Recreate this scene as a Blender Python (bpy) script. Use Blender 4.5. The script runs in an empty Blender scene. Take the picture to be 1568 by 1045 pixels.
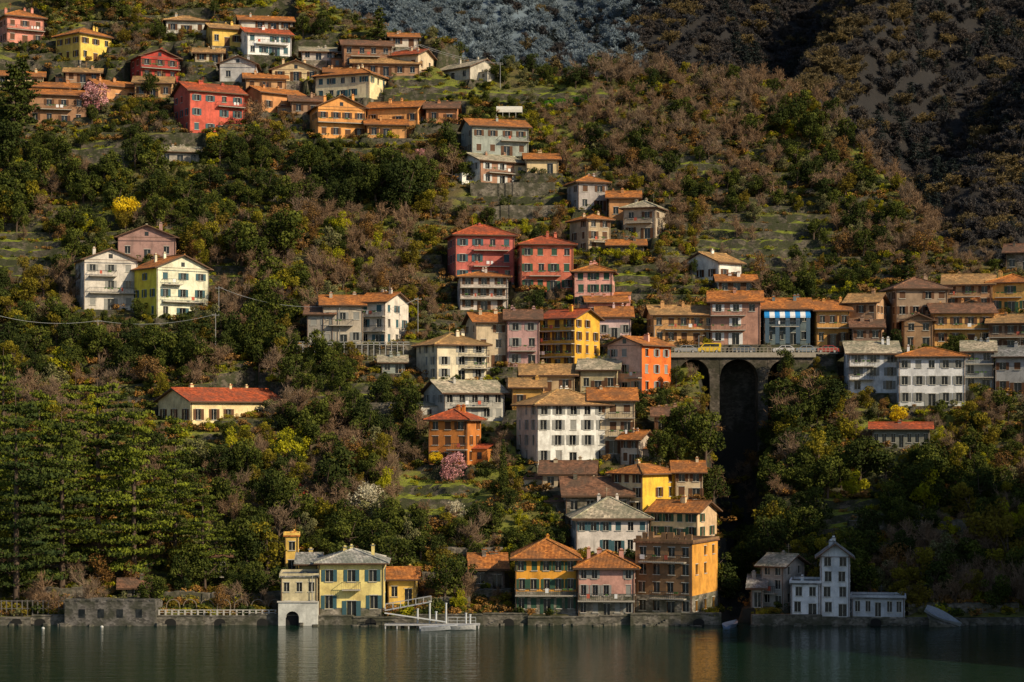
import bpy, math, random, numpy as np
from mathutils import Vector, Matrix
random.seed(11); rng=np.random.default_rng(11)
SC=bpy.context.scene
F=3210.0; CX=784.0; HR=640.0; CAMY=-300.0; CAMZ=29.6
# ------------------------------------------------------------ noise
def _h(ix,iy,s):
    n=(ix*374761393+iy*668265263+s*1442695041)&0xffffffff
    n=((n^(n>>13))*1274126177)&0xffffffff
    return ((n^(n>>16))&0xffff)/65535.0
def vn(x,y,s=0):
    x=np.asarray(x,float);y=np.asarray(y,float)
    ix=np.floor(x).astype(np.int64);iy=np.floor(y).astype(np.int64)
    fx=x-ix;fy=y-iy;fx=fx*fx*(3-2*fx);fy=fy*fy*(3-2*fy)
    return (_h(ix,iy,s)*(1-fx)+_h(ix+1,iy,s)*fx)*(1-fy)+(_h(ix,iy+1,s)*(1-fx)+_h(ix+1,iy+1,s)*fx)*fy
def fbm(x,y,s=0,o=4):
    t=0;a=.5
    for i in range(o):
        t=t+a*vn(x,y,s+i*17);x=x*2.03+3.1;y=y*2.03+1.7;a*=.5
    return t/(1-.5**o)
def ss(t): t=np.clip(t,0,1); return t*t*(3-2*t)
# ------------------------------------------------------------ slope profile (metres)
PY=[-40,-3,0,0.3,14,24,38,54,70,90,124,145,165,188,213,245,280,400]
PZ=[-9,-2.5,-1.5,1.0,4.2,8.4,14.9,21.9,29.6,39.3,57.3,69.8,86.1,104.1,123.9,146.8,172,270]
def P(y): return np.interp(y,PY,PZ)
_ty=np.arange(0.4,400,0.25); _tr=HR-(P(_ty)-CAMZ)*F/(_ty-CAMY)
def yrow(r): return np.interp(-np.asarray(r,float),-_tr,_ty)
def site(c,r):
    y=float(yrow(r)); return (c-CX)*(y-CAMY)/F, y, float(P(y))
CRC=[-400,0,250,400,480,600,700,780,900,1050,1180,1250,1300,1370,1430,1480,1530,1600,1900]
CRR=[-200,-150,-90,-20,10,45,68,95,118,128,135,165,220,295,365,415,408,390,330]
# ------------------------------------------------------------ houses: specification
PK=(.56,.15,.12);OCH=(.64,.28,.05);YEL=(.76,.5,.12);CRM=(.7,.54,.31);WHT=(.8,.76,.7)
GRY=(.36,.34,.31);STN=(.22,.185,.15);RED=(.42,.08,.055);BEI=(.56,.45,.3);MAU=(.5,.3,.28);BRN=(.28,.15,.085)
rO=(.62,.2,.045);rB=(.26,.125,.07);rP=(.54,.45,.32);rR=(.55,.11,.035);rG=(.28,.27,.26);rY=(.6,.31,.12)
GRN=(.03,.08,.05);TEA=(.04,.1,.12);BRW=(.1,.045,.02);GYS=(.25,.25,.23)
HS=[]
def H(name,x0,x1,x2,base,eave,side,col,rt,rc,**k):
    HS.append(dict(name=name,x0=x0,x1=x1,x2=x2,base=base,eave=eave,side=side,col=col,rt=rt,rc=rc,k=k))
H('yellow_villa',488,488,588,944,861,'F',(.82,.64,.24),'hip',(.45,.43,.38),sh=TEA,cols=3,floors=2,depth=10,plz=1.2,tall=1,pitch=.32,balc=[(1,.36,.64)],noan=1)
H('villa_wing',430,430,486,948,887,'F',(.55,.48,.3),'flat',rG,sh=None,cols=3,floors=2,depth=8,noan=1)
H('villa_tower',436,436,457,880,822,'F',YEL,'flat',rO,sh=None,cols=1,floors=2,depth=4,noan=1)
H('villa_wing',458,458,486,905,862,'F',(.6,.45,.16),'gx',(.4,.38,.35),sh=None,cols=1,floors=1,depth=6,noan=1)
H('boathouse',594,594,636,925,885,'F',YEL,'gx',rO,sh=None,cols=2,floors=1,depth=6,noan=1)
H('small_stone_house',326,326,350,884,850,'F',STN,'gx',rB,sh=None,cols=1,floors=1,depth=5,noan=1)
H('stone_pavilion',186,186,226,922,898,'F',STN,'gx',rB,sh=None,cols=3,floors=1,depth=4,noan=1)
H('stone_cottage',724,724,773,903,869,'F',STN,'gx',rO,sh=GYS,cols=2,floors=1,depth=7,pitch=.5,noan=1)
H('ochre_lakeside_house',789,789,884,940,853,'F',(.76,.35,.045),'hip',rO,sh=GRN,cols=5,floors=3,depth=11,plz=3.2,pitch=.5,balc=[(1,.0,.98)],noan=1)
H('pink_lakeside_house',885,885,972,946,868,'F',(.58,.31,.25),'hip',rO,sh=GYS,cols=5,floors=3,depth=10,plz=3.3,pitch=.45,balc=[(1,.0,1.0)],noan=1)
H('stone_tower_house',972,1060,1100,950,838,'R',(.26,.15,.075),'flat',rB,sh=None,cols=4,floors=4,depth=11,balc=[(1,.3,.9),(3,.1,.9)],side_col=(.72,.34,.06),plz=3,ruin=1,noan=1)  # side_col paints the sunlit side brighter than the front
H('white_grey_roof_villa',882,882,994,850,792,'F',(.7,.63,.57),'hip',rP,sh=TEA,cols=6,floors=2,depth=11,pitch=.5,noan=1)
H('ochre_house',995,1068,1098,828,784,'R',CRM,'gx',rO,sh=GRN,cols=4,floors=2,depth=8,side_col=(.72,.5,.3),noan=1)
H('cream_house',936,984,1036,790,724,'R',CRM,'hip',rO,sh=BRW,cols=3,floors=3,depth=9,side_col=(.84,.52,.06),balc=[(1,.1,.9)],noan=1)
H('beige_house',1034,1034,1076,765,722,'F',BEI,'gx',rO,sh=BRW,cols=2,floors=2,depth=8,noan=1)
H('brown_roof_house',866,866,966,790,757,'F',STN,'gx',rB,sh=None,cols=4,floors=1,depth=10,pitch=.5)
H('brown_roof_house',830,830,908,752,724,'F',BEI,'gx',rB,sh=None,cols=3,floors=1,depth=8)
H('white_chapel_tower',1256,1256,1301,944,850,'F',(.82,.85,.88),'gy',rG,sh=None,cols=2,floors=4,depth=6,pitch=.75,noan=1)
H('white_chapel',1211,1211,1255,944,895,'F',(.8,.83,.86),'flat',rG,sh=None,cols=2,floors=2,depth=7,noan=1)
H('stone_house',1165,1200,1232,930,866,'R',GRY,'gx',rP,sh=None,cols=2,floors=3,depth=7,noan=1)
H('stone_house',1150,1150,1168,930,898,'F',GRY,'gx',rG,sh=None,cols=1,floors=1,depth=6,noan=1)
H('white_annex',1304,1304,1384,944,917,'F',(.5,.52,.55),'flat',rG,sh=None,cols=5,floors=1,depth=5,noan=1)
H('white_apartment_building',790,822,934,712,618,'L',(.82,.79,.72),'hip',rY,sh=GYS,cols=5,floors=4,depth=11,pitch=.42,tall=1,side_col=(.6,.5,.38),noan=1)  # side_col paints the shaded side wall darker
H('beige_house',905,905,972,695,612,'F',BEI,'gx',rO,sh=BRW,cols=3,floors=3,depth=10,balc=[(1,.4,1),(2,.4,1)])
H('cream_house',950,978,1000,712,672,'R',(.5,.42,.34),'gx',rO,sh=BRW,cols=2,floors=2,depth=6)
H('small_brown_house',1002,1002,1044,668,636,'F',(.38,.24,.15),'gx',rB,sh=BRW,cols=2,floors=1,depth=6)
H('rust_house',656,716,737,712,641,'R',(.56,.2,.045),'hip',rR,sh=BRW,cols=3,floors=3,depth=8,balc=[(1,.5,1)])
H('long_yellow_house',242,292,434,655,613,'L',(.8,.63,.34),'gx',rR,sh=BRW,cols=6,floors=1,depth=10,pitch=.42,tall=1,noan=1)
H('cream_house',637,668,747,582,526,'L',(.72,.63,.45),'hip',rY,sh=GYS,cols=3,floors=3,depth=10,pitch=.4,balc=[(1,.5,1),(2,.5,1)])
H('grey_house',648,680,774,645,600,'L',(.48,.46,.41),'gx',rP,sh=GYS,cols=5,floors=2,depth=9)
H('small_grey_house',584,584,620,572,554,'F',(.3,.33,.3),'gx',rP,sh=None,cols=2,floors=1,depth=6,noan=1)
H('small_stone_house',800,800,880,603,573,'F',(.46,.34,.2),'gx',rY,sh=BRW,cols=3,floors=1,depth=8)
H('stone_house',888,888,945,602,565,'F',(.46,.38,.22),'gx',rP,sh=BRW,cols=3,floors=1,depth=8)
H('ochre_house',784,784,832,628,592,'F',(.66,.37,.1),'gx',rY,sh=BRW,cols=2,floors=1,depth=7)
H('beige_house',713,728,776,562,492,'L',BEI,'gx',rO,sh=BRW,cols=2,floors=3,depth=9)
H('mauve_house',776,776,826,562,488,'F',MAU,'gx',rB,sh=GYS,cols=2,floors=3,depth=9,balc=[(1,.1,.9)])
H('orange_house',826,880,919,566,486,'R',(.8,.42,.05),'gx',rR,sh=BRW,cols=3,floors=4,depth=9,balc=[(1,0,1),(2,0,1),(3,0,1)],side_col=(.72,.4,.05),noan=1)
H('pink_white_house',916,916,966,520,484,'F',(.72,.52,.5),'gx',rO,sh=GYS,cols=3,floors=1,depth=8)
H('salmon_house',929,983,1028,604,527,'R',(.84,.47,.34),'gy',rO,sh=GYS,cols=3,floors=3,depth=9,pitch=.35,side_col=(.82,.17,.03),balc=[(1,.6,1)],noan=1)
H('pink_apartment_house',685,697,788,432,358,'L',PK,'hip',rR,sh=TEA,cols=4,floors=3,depth=10,balc=[(2,.3,.9),(1,.3,.9)],noan=1)
H('red_pink_house',792,798,878,447,373,'L',(.62,.18,.11),'hip',rR,sh=GRN,cols=4,floors=3,depth=10,noan=1)
H('white_balcony_house',704,704,778,475,423,'F',(.66,.57,.5),'hip',rO,sh=BRW,cols=3,floors=3,depth=9,pitch=.25,balc=[(1,0,1),(2,0,1)])
H('pink_house',879,879,938,472,415,'F',(.82,.4,.33),'hip',rO,sh=GRN,cols=3,floors=3,depth=8)
H('pink_house',900,900,958,492,462,'F',(.6,.27,.21),'gx',rO,sh=None,cols=3,floors=1,depth=6)
H('stone_house',872,900,935,388,334,'L',(.46,.36,.23),'hip',rO,sh=BRW,cols=2,floors=3,depth=8)
H('grey_house',868,885,930,322,277,'L',(.4,.36,.34),'hip',rO,sh=BRW,cols=2,floors=2,depth=8)
H('small_orange_house',932,932,978,338,302,'F',(.55,.28,.12),'gx',rO,sh=None,cols=2,floors=1,depth=7)
H('stone_house',954,1004,1022,365,316,'R',(.46,.38,.28),'hip',rP,sh=BRW,cols=2,floors=2,depth=9,balc=[(1,.1,.9)])
H('small_stone_house',932,932,986,392,375,'F',STN,'gx',rO,sh=None,cols=2,floors=1,depth=6)
H('white_house',1045,1100,1136,432,400,'L',(.82,.78,.7),'gx',rY,sh=BRW,cols=2,floors=1,depth=9)
H('white_house',1100,1100,1156,450,430,'F',WHT,'gx',rO,sh=BRW,cols=3,floors=1,depth=6)
H('brown_white_house',700,735,803,282,244,'L',(.36,.2,.13),'gx',rP,sh=(.5,.5,.48),cols=3,floors=2,depth=9,side_col=WHT)
H('small_cream_house',806,806,855,266,243,'F',CRM,'gx',rO,sh=None,cols=2,floors=1,depth=7)
H('teal_grey_house',706,722,810,237,191,'L',(.32,.35,.31),'gx',rO,sh=BRW,cols=4,floors=2,depth=9,balc=[(1,.5,1)])
H('orange_terrace_house',474,486,560,212,162,'L',(.8,.36,.11),'gy',rO,sh=BRW,cols=4,floors=2,depth=9,balc=[(1,0,1)])
H('orange_house',562,562,622,212,190,'F',(.68,.34,.13),'gx',rO,sh=BRW,cols=3,floors=1,depth=7)
H('orange_house',562,640,654,192,163,'R',(.76,.36,.12),'gx',rO,sh=BRW,cols=4,floors=1,depth=8)
H('orange_house',652,652,700,190,165,'F',(.5,.22,.1),'gx',rB,sh=BRW,cols=2,floors=1,depth=8)
H('cream_house',482,566,592,150,111,'R',(.84,.67,.43),'hip',rO,sh=TEA,cols=5,floors=2,depth=9,side_col=(.86,.67,.38),noan=1)
H('red_house',266,290,374,204,137,'L',(.6,.12,.08),'gx',rR,sh=TEA,cols=4,floors=3,depth=10,balc=[(2,.5,1)],noan=1)
H('stone_barn',246,246,306,252,231,'F',(.4,.36,.31),'gx',rP,sh=None,cols=3,floors=1,depth=7)
H('dark_red_house',200,215,274,122,85,'L',(.44,.06,.045),'gy',rR,sh=BRW,cols=3,floors=2,depth=8,balc=[(1,0,1)])
H('yellow_house',86,122,171,92,49,'L',(.82,.56,.12),'hip',rO,sh=BRW,cols=3,floors=2,depth=9)
H('pink_house',-6,10,66,66,22,'L',(.66,.27,.2),'hip',rO,sh=BRW,cols=3,floors=2,depth=9,balc=[(1,0,1)])
H('white_house',254,254,316,52,30,'F',(.62,.58,.5),'hip',rY,sh=BRW,cols=3,floors=1,depth=8)
H('yellow_house',314,324,370,70,42,'L',YEL,'gx',rY,sh=BRW,cols=3,floors=1,depth=8)
H('white_house',366,378,446,84,49,'L',(.84,.84,.82),'gx',rR,sh=TEA,cols=4,floors=2,depth=8,balc=[(1,.2,.9)])
H('white_house',368,368,448,46,30,'F',(.58,.55,.48),'gx',rO,sh=BRW,cols=4,floors=1,depth=8)
H('grey_gable_house',336,336,392,126,97,'F',(.5,.49,.48),'gy',rG,sh=BRW,cols=2,floors=1,depth=8,pitch=.4)
H('small_brown_house',376,376,438,140,119,'F',(.54,.31,.15),'gx',rO,sh=BRW,cols=3,floors=1,depth=7)
H('terracotta_house',372,400,468,172,140,'L',(.58,.27,.11),'gx',rO,sh=BRW,cols=3,floors=1,depth=8)
H('small_cream_house',416,416,490,124,106,'F',CRM,'gy',rO,sh=BRW,cols=3,floors=1,depth=7)
H('small_grey_house',462,462,512,92,78,'F',(.5,.46,.41),'gx',rP,sh=None,cols=3,floors=1,depth=7)
H('brown_house',526,526,600,104,68,'F',BRN,'gx',rB,sh=None,cols=4,floors=2,depth=8)
H('long_brown_house',540,540,642,116,96,'F',(.38,.22,.13),'gx',rY,sh=BRW,cols=5,floors=1,depth=7)
H('red_roof_house',596,640,664,108,82,'R',BEI,'gx',rR,sh=BRW,cols=3,floors=1,depth=8)
H('flat_roof_house',666,720,766,122,101,'R',(.5,.46,.38),'gx',rP,sh=None,cols=3,floors=1,depth=8)
H('brown_house',42,42,130,190,143,'F',(.33,.18,.1),'gx',rO,sh=BRW,cols=4,floors=2,depth=8)
H('terracotta_house',48,48,118,150,132,'F',(.44,.22,.1),'gx',rO,sh=BRW,cols=3,floors=1,depth=7)
H('cream_house',-8,-8,64,134,115,'F',CRM,'gx',rO,sh=BRW,cols=3,floors=1,depth=8)
H('orange_house',130,150,212,156,129,'L',(.6,.3,.13),'gx',rO,sh=BRW,cols=3,floors=1,depth=8)
H('orange_house',206,206,262,150,126,'F',(.56,.33,.15),'gx',rY,sh=BRW,cols=3,floors=1,depth=8)
H('small_stone_house',446,446,492,176,154,'F',(.38,.24,.15),'gx',rB,sh=BRW,cols=2,floors=1,depth=7)
H('small_cream_house',298,298,340,96,80,'F',(.56,.47,.33),'gx',rY,sh=BRW,cols=2,floors=1,depth=6)
H('small_brown_house',100,100,152,126,110,'F',(.46,.29,.18),'gx',rY,sh=BRW,cols=3,floors=1,depth=7)
H('small_white_house',598,598,640,72,56,'F',(.6,.55,.46),'gx',rO,sh=BRW,cols=2,floors=1,depth=7)
H('small_orange_house',498,498,536,126,110,'F',(.6,.36,.18),'gx',rO,sh=BRW,cols=2,floors=1,depth=6,noan=1)
H('beige_house',116,128,210,474,396,'L',(.64,.59,.52),'gy',rY,sh=GYS,cols=3,floors=3,depth=9,pitch=.38,balc=[(1,.1,.95),(2,.1,.6)],noan=1)
H('pink_gable_house',180,180,268,398,362,'F',(.38,.23,.2),'gy',rP,sh=None,cols=3,floors=1,depth=8,pitch=.4,noan=1)
H('yellow_white_house',203,240,320,488,408,'L',(.82,.8,.58),'gy',rO,sh=TEA,cols=3,floors=3,depth=10,pitch=.42,side_col=(.9,.66,.07),balc=[(1,.1,.9),(2,.1,.45)],noan=1)
H('beige_house',494,494,556,530,466,'F',(.44,.38,.3),'gx',rO,sh=GYS,cols=3,floors=2,depth=9,noan=1)
H('grey_house',470,470,510,530,480,'F',(.33,.3,.26),'gx',rB,sh=GYS,cols=2,floors=2,depth=8)
H('cream_balcony_house',548,590,626,530,461,'R',(.64,.58,.5),'gx',rO,sh=TEA,cols=2,floors=3,depth=9,balc=[(1,.1,1),(2,.1,1)],noan=1)
H('long_ochre_house',990,1000,1114,528,481,'L',(.64,.35,.14),'gx',rY,sh=BRW,cols=6,floors=2,depth=9,noan=1)
H('brown_white_house',1088,1088,1164,528,461,'F',(.48,.26,.19),'gx',rO,sh=WHT,cols=3,floors=3,depth=9,balc=[(1,0,.7),(2,0,.7)],noan=1)
H('awning_house',1164,1170,1240,528,472,'L',(.14,.18,.19),'gx',rO,sh=None,cols=4,floors=2,depth=9,awning=1,noan=1)
H('ochre_house',1238,1250,1300,530,474,'L',(.64,.34,.1),'gx',rO,sh=BRW,cols=3,floors=2,depth=9,balc=[(1,0,1)],noan=1)
H('brown_house',1296,1342,1358,530,462,'R',(.46,.28,.16),'gx',rY,sh=BRW,cols=3,floors=3,depth=9)
H('brown_house',1306,1306,1350,548,500,'F',(.32,.21,.15),'gx',rB,sh=BRW,cols=2,floors=2,depth=6)
H('stone_house',1352,1372,1450,512,440,'L',(.31,.22,.15),'hip',rB,sh=BRW,cols=4,floors=3,depth=10)
H('brown_house',1446,1446,1518,475,435,'F',(.46,.28,.15),'gx',rY,sh=BRW,cols=3,floors=2,depth=9)
H('ochre_house',1514,1514,1580,480,432,'F',(.7,.41,.12),'hip',rO,sh=GRN,cols=3,floors=2,depth=9)
H('brown_house',1384,1384,1428,535,490,'F',(.36,.22,.12),'gy',rB,sh=None,cols=2,floors=2,depth=8)
H('ochre_balcony_house',1420,1430,1520,530,478,'L',(.66,.37,.12),'gx',rB,sh=BRW,cols=4,floors=2,depth=9,balc=[(1,0,1)])
H('ochre_house',1462,1462,1512,500,470,'F',(.56,.31,.13),'gy',rO,sh=BRW,cols=2,floors=1,depth=8)
H('brown_house',1514,1514,1580,540,494,'F',(.33,.22,.14),'gx',rY,sh=BRW,cols=3,floors=2,depth=8,balc=[(1,0,1)])
H('stone_house',1540,1540,1600,418,386,'F',STN,'gx',rB,sh=None,cols=3,floors=1,depth=8)
H('white_house',1292,1300,1374,602,540,'L',(.78,.79,.8),'gx',rP,sh=GYS,cols=3,floors=3,depth=9,balc=[(1,0,.5),(2,0,.5)],noan=1)
H('white_apartment_building',1370,1376,1476,622,545,'L',(.81,.82,.83),'hip',rO,sh=GYS,cols=5,floors=3,depth=10,pitch=.3,noan=1)
H('teal_grey_house',1476,1476,1520,598,537,'F',(.3,.33,.35),'gx',rP,sh=None,cols=2,floors=3,depth=8,balc=[(1,0,1),(2,0,1)])
H('grey_house',1524,1524,1590,605,545,'F',(.36,.36,.36),'gx',rG,sh=BRW,cols=3,floors=2,depth=8)
H('long_low_house',1336,1336,1422,686,656,'F',(.24,.24,.2),'gx',rR,sh=None,cols=7,floors=1,depth=6,pitch=.3)
for h in HS:
    k=h['k']; cx,cy,cz=site(h['x1'] if h['side']!='F' else h['x0'],h['base'])
    s=F/(cy-CAMY); beta=math.atan2(cx,cy-CAMY); D=k.get('depth',9)
    if h['side']=='F':
        W=(h['x2']-h['x0'])/s; th=random.Random(h['x0']).uniform(-.08,.08)
    else:
        sp=(h['x2']-h['x1'] if h['side']=='R' else h['x1']-h['x0'])/s
        fp=(h['x1']-h['x0'] if h['side']=='R' else h['x2']-h['x1'])/s
        th=math.asin(min(.72,sp/D)); D=min(13,sp/math.sin(th)); W=fp/math.cos(th)
    if h['side']=='R':
        phi=-beta-th; ox=cx-W*math.cos(phi); oy=cy-W*math.sin(phi)
    else:
        phi=-beta+th; ox,oy=cx,cy
    h.update(o=(ox,oy,cz),phi=phi,W=W,D=D,Hh=(h['base']-h['eave'])/s,yc=cy,ym=max(oy,oy+W*math.sin(phi))+1.5)
# ------------------------------------------------------------ terrain grid
gx=np.concatenate([np.arange(-420,-125,8.0),np.arange(-125,135,0.8),np.arange(135,420,6.0)])
gy=np.concatenate([np.arange(-110,-2,4.0),np.arange(-2,225,0.5),np.arange(225,420,2.5)])
X,Y=np.meshgrid(gx,gy)
ZN=[(40,400,90,50),(785,312,90,34),(540,608,95,22),(665,760,85,42),(850,150,140,14),(1270,800,80,40),(345,430,45,32),(965,440,50,30),(1180,370,110,50),(560,480,55,34),(150,240,80,24),(1330,720,60,26),(290,110,110,30),(620,140,90,22),(1060,260,60,20),(130,340,60,16),(1380,890,80,20)]
def meadow(col,row):
    m=0
    for c,r,a,b in ZN: m=np.maximum(m,1-np.clip(np.sqrt(((col-c)/a)**2+((row-r)/b)**2),0,1.4)/1.4*1.0)
    return ss((m-.2)/.3)
GX=lambda y:np.interp(y,[0,56,90],[32,39.5,42.5]); GW=lambda y:np.interp(y,[0,30,90],[2.8,3.8,6.5])
def gorge(X,Y): return np.exp(-np.abs((X-GX(Y))/GW(Y))**6)*(1-ss((Y-93)/6))*(Y>-3)
def base_terrain(X,Y):
    col=CX+F*X/np.maximum(Y-CAMY,60)
    yc=yrow(np.interp(col,CRC,CRR)); yc=np.where(Y<60,400,yc)
    bumps=(fbm(X*.035,Y*.035,3)-.5)*6*ss((Y-12)/40)
    Z=P(np.minimum(Y,yc))-0.5*np.maximum(0,Y-yc)+bumps
    row=HR-(Z-CAMZ)*F/np.maximum(Y-CAMY,60)
    st=2.1; q=Z/st+(fbm(X*.02,Y*.02,9)-.5)*1.2
    fr=q-np.floor(q); zt=Z+st*((ss((fr-.72)/.28))-fr)*1.0
    m=np.maximum(ss((fbm(X*.02+40,Y*.02,21)-.38)/.1)*.8,meadow(col,row))*ss((Y-6)/8)*(1-ss((Y-yc+8)/8))
    Z=Z*(1-m)+zt*m+(fbm(X*.4,Y*.4,5)-.5)*.5*ss((Y-4)/5)
    fl=np.interp(Y,[0,30,60,84,90],[-1,0,5,18,27])+(fbm(X*.3,Y*.3,77)-.5)*2.5
    g=gorge(X,Y)
    Z=Z*(1-g)+np.minimum(Z,fl)*g
    shade_headland=60*ss((X-89)/20)*ss((Y+95)/25)*(1-ss((Y-5)/28))*(.85+.3*fbm(X*.04,Y*.04,33))-3  # unseen off-frame headland, added to cast shadow on the lower right shore
    return np.maximum(Z,shade_headland)
Z=base_terrain(X,Y)
ROADZ=41.5; bx0,bx1=(1030-CX)/8.29,(1240-CX)/8.29
rd=(X>(950-CX)/8.29)&(X<(1300-CX)/8.29)&(Y>86.5)&(Y<97)
rav=(X>bx0+1)&(X<bx1-6)&(Y<95.5)
Z=np.where(rd&~rav,ROADZ-.06,Z)
for h in sorted(HS,key=lambda h:-h['o'][2]):
    dx=X-h['o'][0];dy=Y-h['o'][1];c,s_=math.cos(h['phi']),math.sin(h['phi'])
    lx=dx*c+dy*s_;ly=-dx*s_+dy*c
    m=(lx>-1.3)&(lx<h['W']+1.3)&(ly>-1.6)&(ly<h['D']+1.3)&(Y>0.2)
    Z=np.where(m,h['o'][2]-.06,Z)
def hz(x,y):
    x=np.asarray(x,float);y=np.asarray(y,float)
    i=np.clip(np.searchsorted(gx,x)-1,0,len(gx)-2);j=np.clip(np.searchsorted(gy,y)-1,0,len(gy)-2)
    fx=np.clip((x-gx[i])/(gx[i+1]-gx[i]),0,1);fy=np.clip((y-gy[j])/(gy[j+1]-gy[j]),0,1)
    return (Z[j,i]*(1-fx)+Z[j,i+1]*fx)*(1-fy)+(Z[j+1,i]*(1-fx)+Z[j+1,i+1]*fx)*fy
# ------------------------------------------------------------ node helpers / materials
class NT:
    def __init__(s,name):
        s.m=bpy.data.materials.new(name);s.m.use_nodes=True;s.t=s.m.node_tree;s.n=s.t.nodes;s.n.clear()
        s.out=s.n.new('ShaderNodeOutputMaterial')
    def new(s,t,**k):
        n=s.n.new(t)
        for a,b in k.items():
            if a.startswith('i_'):
                key=a[2:]; key=int(key) if key.isdigit() else key.replace('_',' ')
                n.inputs[key].default_value=b
            else: setattr(n,a,b)
        return n
    def l(s,a,b): s.t.links.new(a,b)
    def noise(s,vec,scale,detail=4,rough=.6):
        n=s.new('ShaderNodeTexNoise',i_Scale=scale,i_Detail=detail,i_Roughness=rough)
        if vec is not None: s.l(vec,n.inputs['Vector'])
        return n.outputs['Fac']
    def ramp(s,f,pts):
        r=s.new('ShaderNodeValToRGB');e=r.color_ramp.elements
        while len(e)<len(pts): e.new(.5)
        for a,(p,c) in zip(e,pts): a.position=p;a.color=(*c,1) if len(c)==3 else c
        s.l(f,r.inputs[0]);return r.outputs[0]
    def mix(s,f,a,b,bt='MIX'):
        m=s.new('ShaderNodeMix',data_type='RGBA',blend_type=bt)
        for v,k in((f,0),(a,6),(b,7)):
            if isinstance(v,(int,float)): m.inputs[k].default_value=v
            elif isinstance(v,tuple): m.inputs[k].default_value=(*v,1)
            else: s.l(v,m.inputs[k])
        return m.outputs[2]
    def scaled(s,vec,sc):
        m=s.new('ShaderNodeMapping');m.inputs['Scale'].default_value=sc;s.l(vec,m.inputs['Vector']);return m.outputs[0]
    def pos(s): return s.new('ShaderNodeNewGeometry').outputs['Position']
    def bsdf(s,col,rough=.9,bump=None,dist=.05,strg=.5,**k):
        b=s.new('ShaderNodeBsdfPrincipled');b.inputs['Roughness'].default_value=rough
        if isinstance(col,tuple): b.inputs['Base Color'].default_value=(*col,1)
        else: s.l(col,b.inputs['Base Color'])
        if bump is not None:
            bp=s.new('ShaderNodeBump');bp.inputs['Distance'].default_value=dist;bp.inputs['Strength'].default_value=strg
            s.l(bump,bp.inputs['Height']);s.l(bp.outputs[0],b.inputs['Normal'])
        b.inputs['Specular IOR Level'].default_value=k.get('spec',.3)
        s.l(b.outputs[0],s.out.inputs[0]);return b
MC={}
def wallm(c):
    key=('w',c)
    if key in MC:return MC[key]
    t=NT('stucco');p=t.pos()
    n1=t.noise(p,.45,5,.65);n2=t.noise(t.scaled(p,(1.6,1.6,.22)),1.0,4,.7);n3=t.noise(p,4,3)
    d=tuple(v*.68 for v in c);b=tuple(min(.88,v*1.14) for v in c)
    col=t.mix(t.ramp(n1,[(.35,(0,0,0)),(.58,(1,1,1))]),d,b)
    g=(.45*c[0]+.04,.45*c[1]+.04,.45*c[2]+.035)
    f=t.ramp(n2,[(.52,(0,0,0)),(.74,(.75,.75,.75))]);col=t.mix(f,col,g)
    col=t.mix(.25,col,t.ramp(n3,[(.3,(.55,.55,.55)),(.7,(1,1,1))]),'MULTIPLY')
    t.bsdf(col,.92,n3,.03);MC[key]=t.m;return t.m
def stonem(c=(.2,.17,.14),name='rubble_stone'):
    key=('s',c)
    if key in MC:return MC[key]
    t=NT(name);p=t.pos();v=t.new('ShaderNodeTexVoronoi',i_Scale=2.2);t.l(t.scaled(p,(1,1,1.6)),v.inputs['Vector'])
    n=t.noise(p,.5,5);sep=t.new('ShaderNodeSeparateColor');t.l(v.outputs['Color'],sep.inputs[0])
    col=t.mix(sep.outputs[0],tuple(x*.5 for x in c),tuple(x*1.4 for x in c))
    col=t.mix(t.ramp(n,[(.4,(0,0,0)),(.6,(.85,.85,.85))]),col,(c[0]*.3,c[1]*.35,c[2]*.25))
    t.bsdf(col,.95,v.outputs['Distance'],.08);MC[key]=t.m;return t.m
def roofm(c):
    key=('r',c)
    if key in MC:return MC[key]
    t=NT('clay_tiles');p=t.pos();n1=t.noise(p,.3,5,.7);n2=t.noise(p,3.5,3,.7);v=t.new('ShaderNodeTexVoronoi',i_Scale=2.6);t.l(p,v.inputs['Vector'])
    sep=t.new('ShaderNodeSeparateColor');t.l(v.outputs['Color'],sep.inputs[0])
    col=t.mix(sep.outputs[0],tuple(x*.5 for x in c),tuple(min(.8,x*1.45) for x in c))
    col=t.mix(t.ramp(n1,[(.42,(0,0,0)),(.6,(.85,.85,.85))]),col,(c[0]*.38+.03,c[1]*.45+.03,c[2]*.4+.03))
    col=t.mix(.55,col,t.ramp(n2,[(.3,(.35,.35,.35)),(.65,(1,1,1))]),'MULTIPLY')
    w=t.new('ShaderNodeTexWave',i_Scale=1.6,i_Distortion=1.5);t.l(p,w.inputs['Vector'])
    t.bsdf(col,.85,w.outputs['Fac'],.1,.7);MC[key]=t.m;return t.m
def plain(c,rough=.6,name='paint',var=.3,**k):
    key=('p',c,rough,name)
    if key in MC:return MC[key]
    t=NT(name);n=t.noise(t.pos(),2.5,4)
    col=t.mix(n,tuple(x*(1-var) for x in c),tuple(min(.9,x*(1+var)) for x in c))
    b=t.bsdf(col,rough,n,.01)
    MC[key]=t.m;return t.m
def glassm():
    if 'g' in MC:return MC['g']
    t=NT('window_glass');n=t.noise(t.pos(),.8,2);col=t.ramp(n,[(.4,(.006,.008,.01)),(.6,(.025,.028,.03))])
    t.bsdf(col,.15,spec=.5);MC['g']=t.m;return t.m
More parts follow.
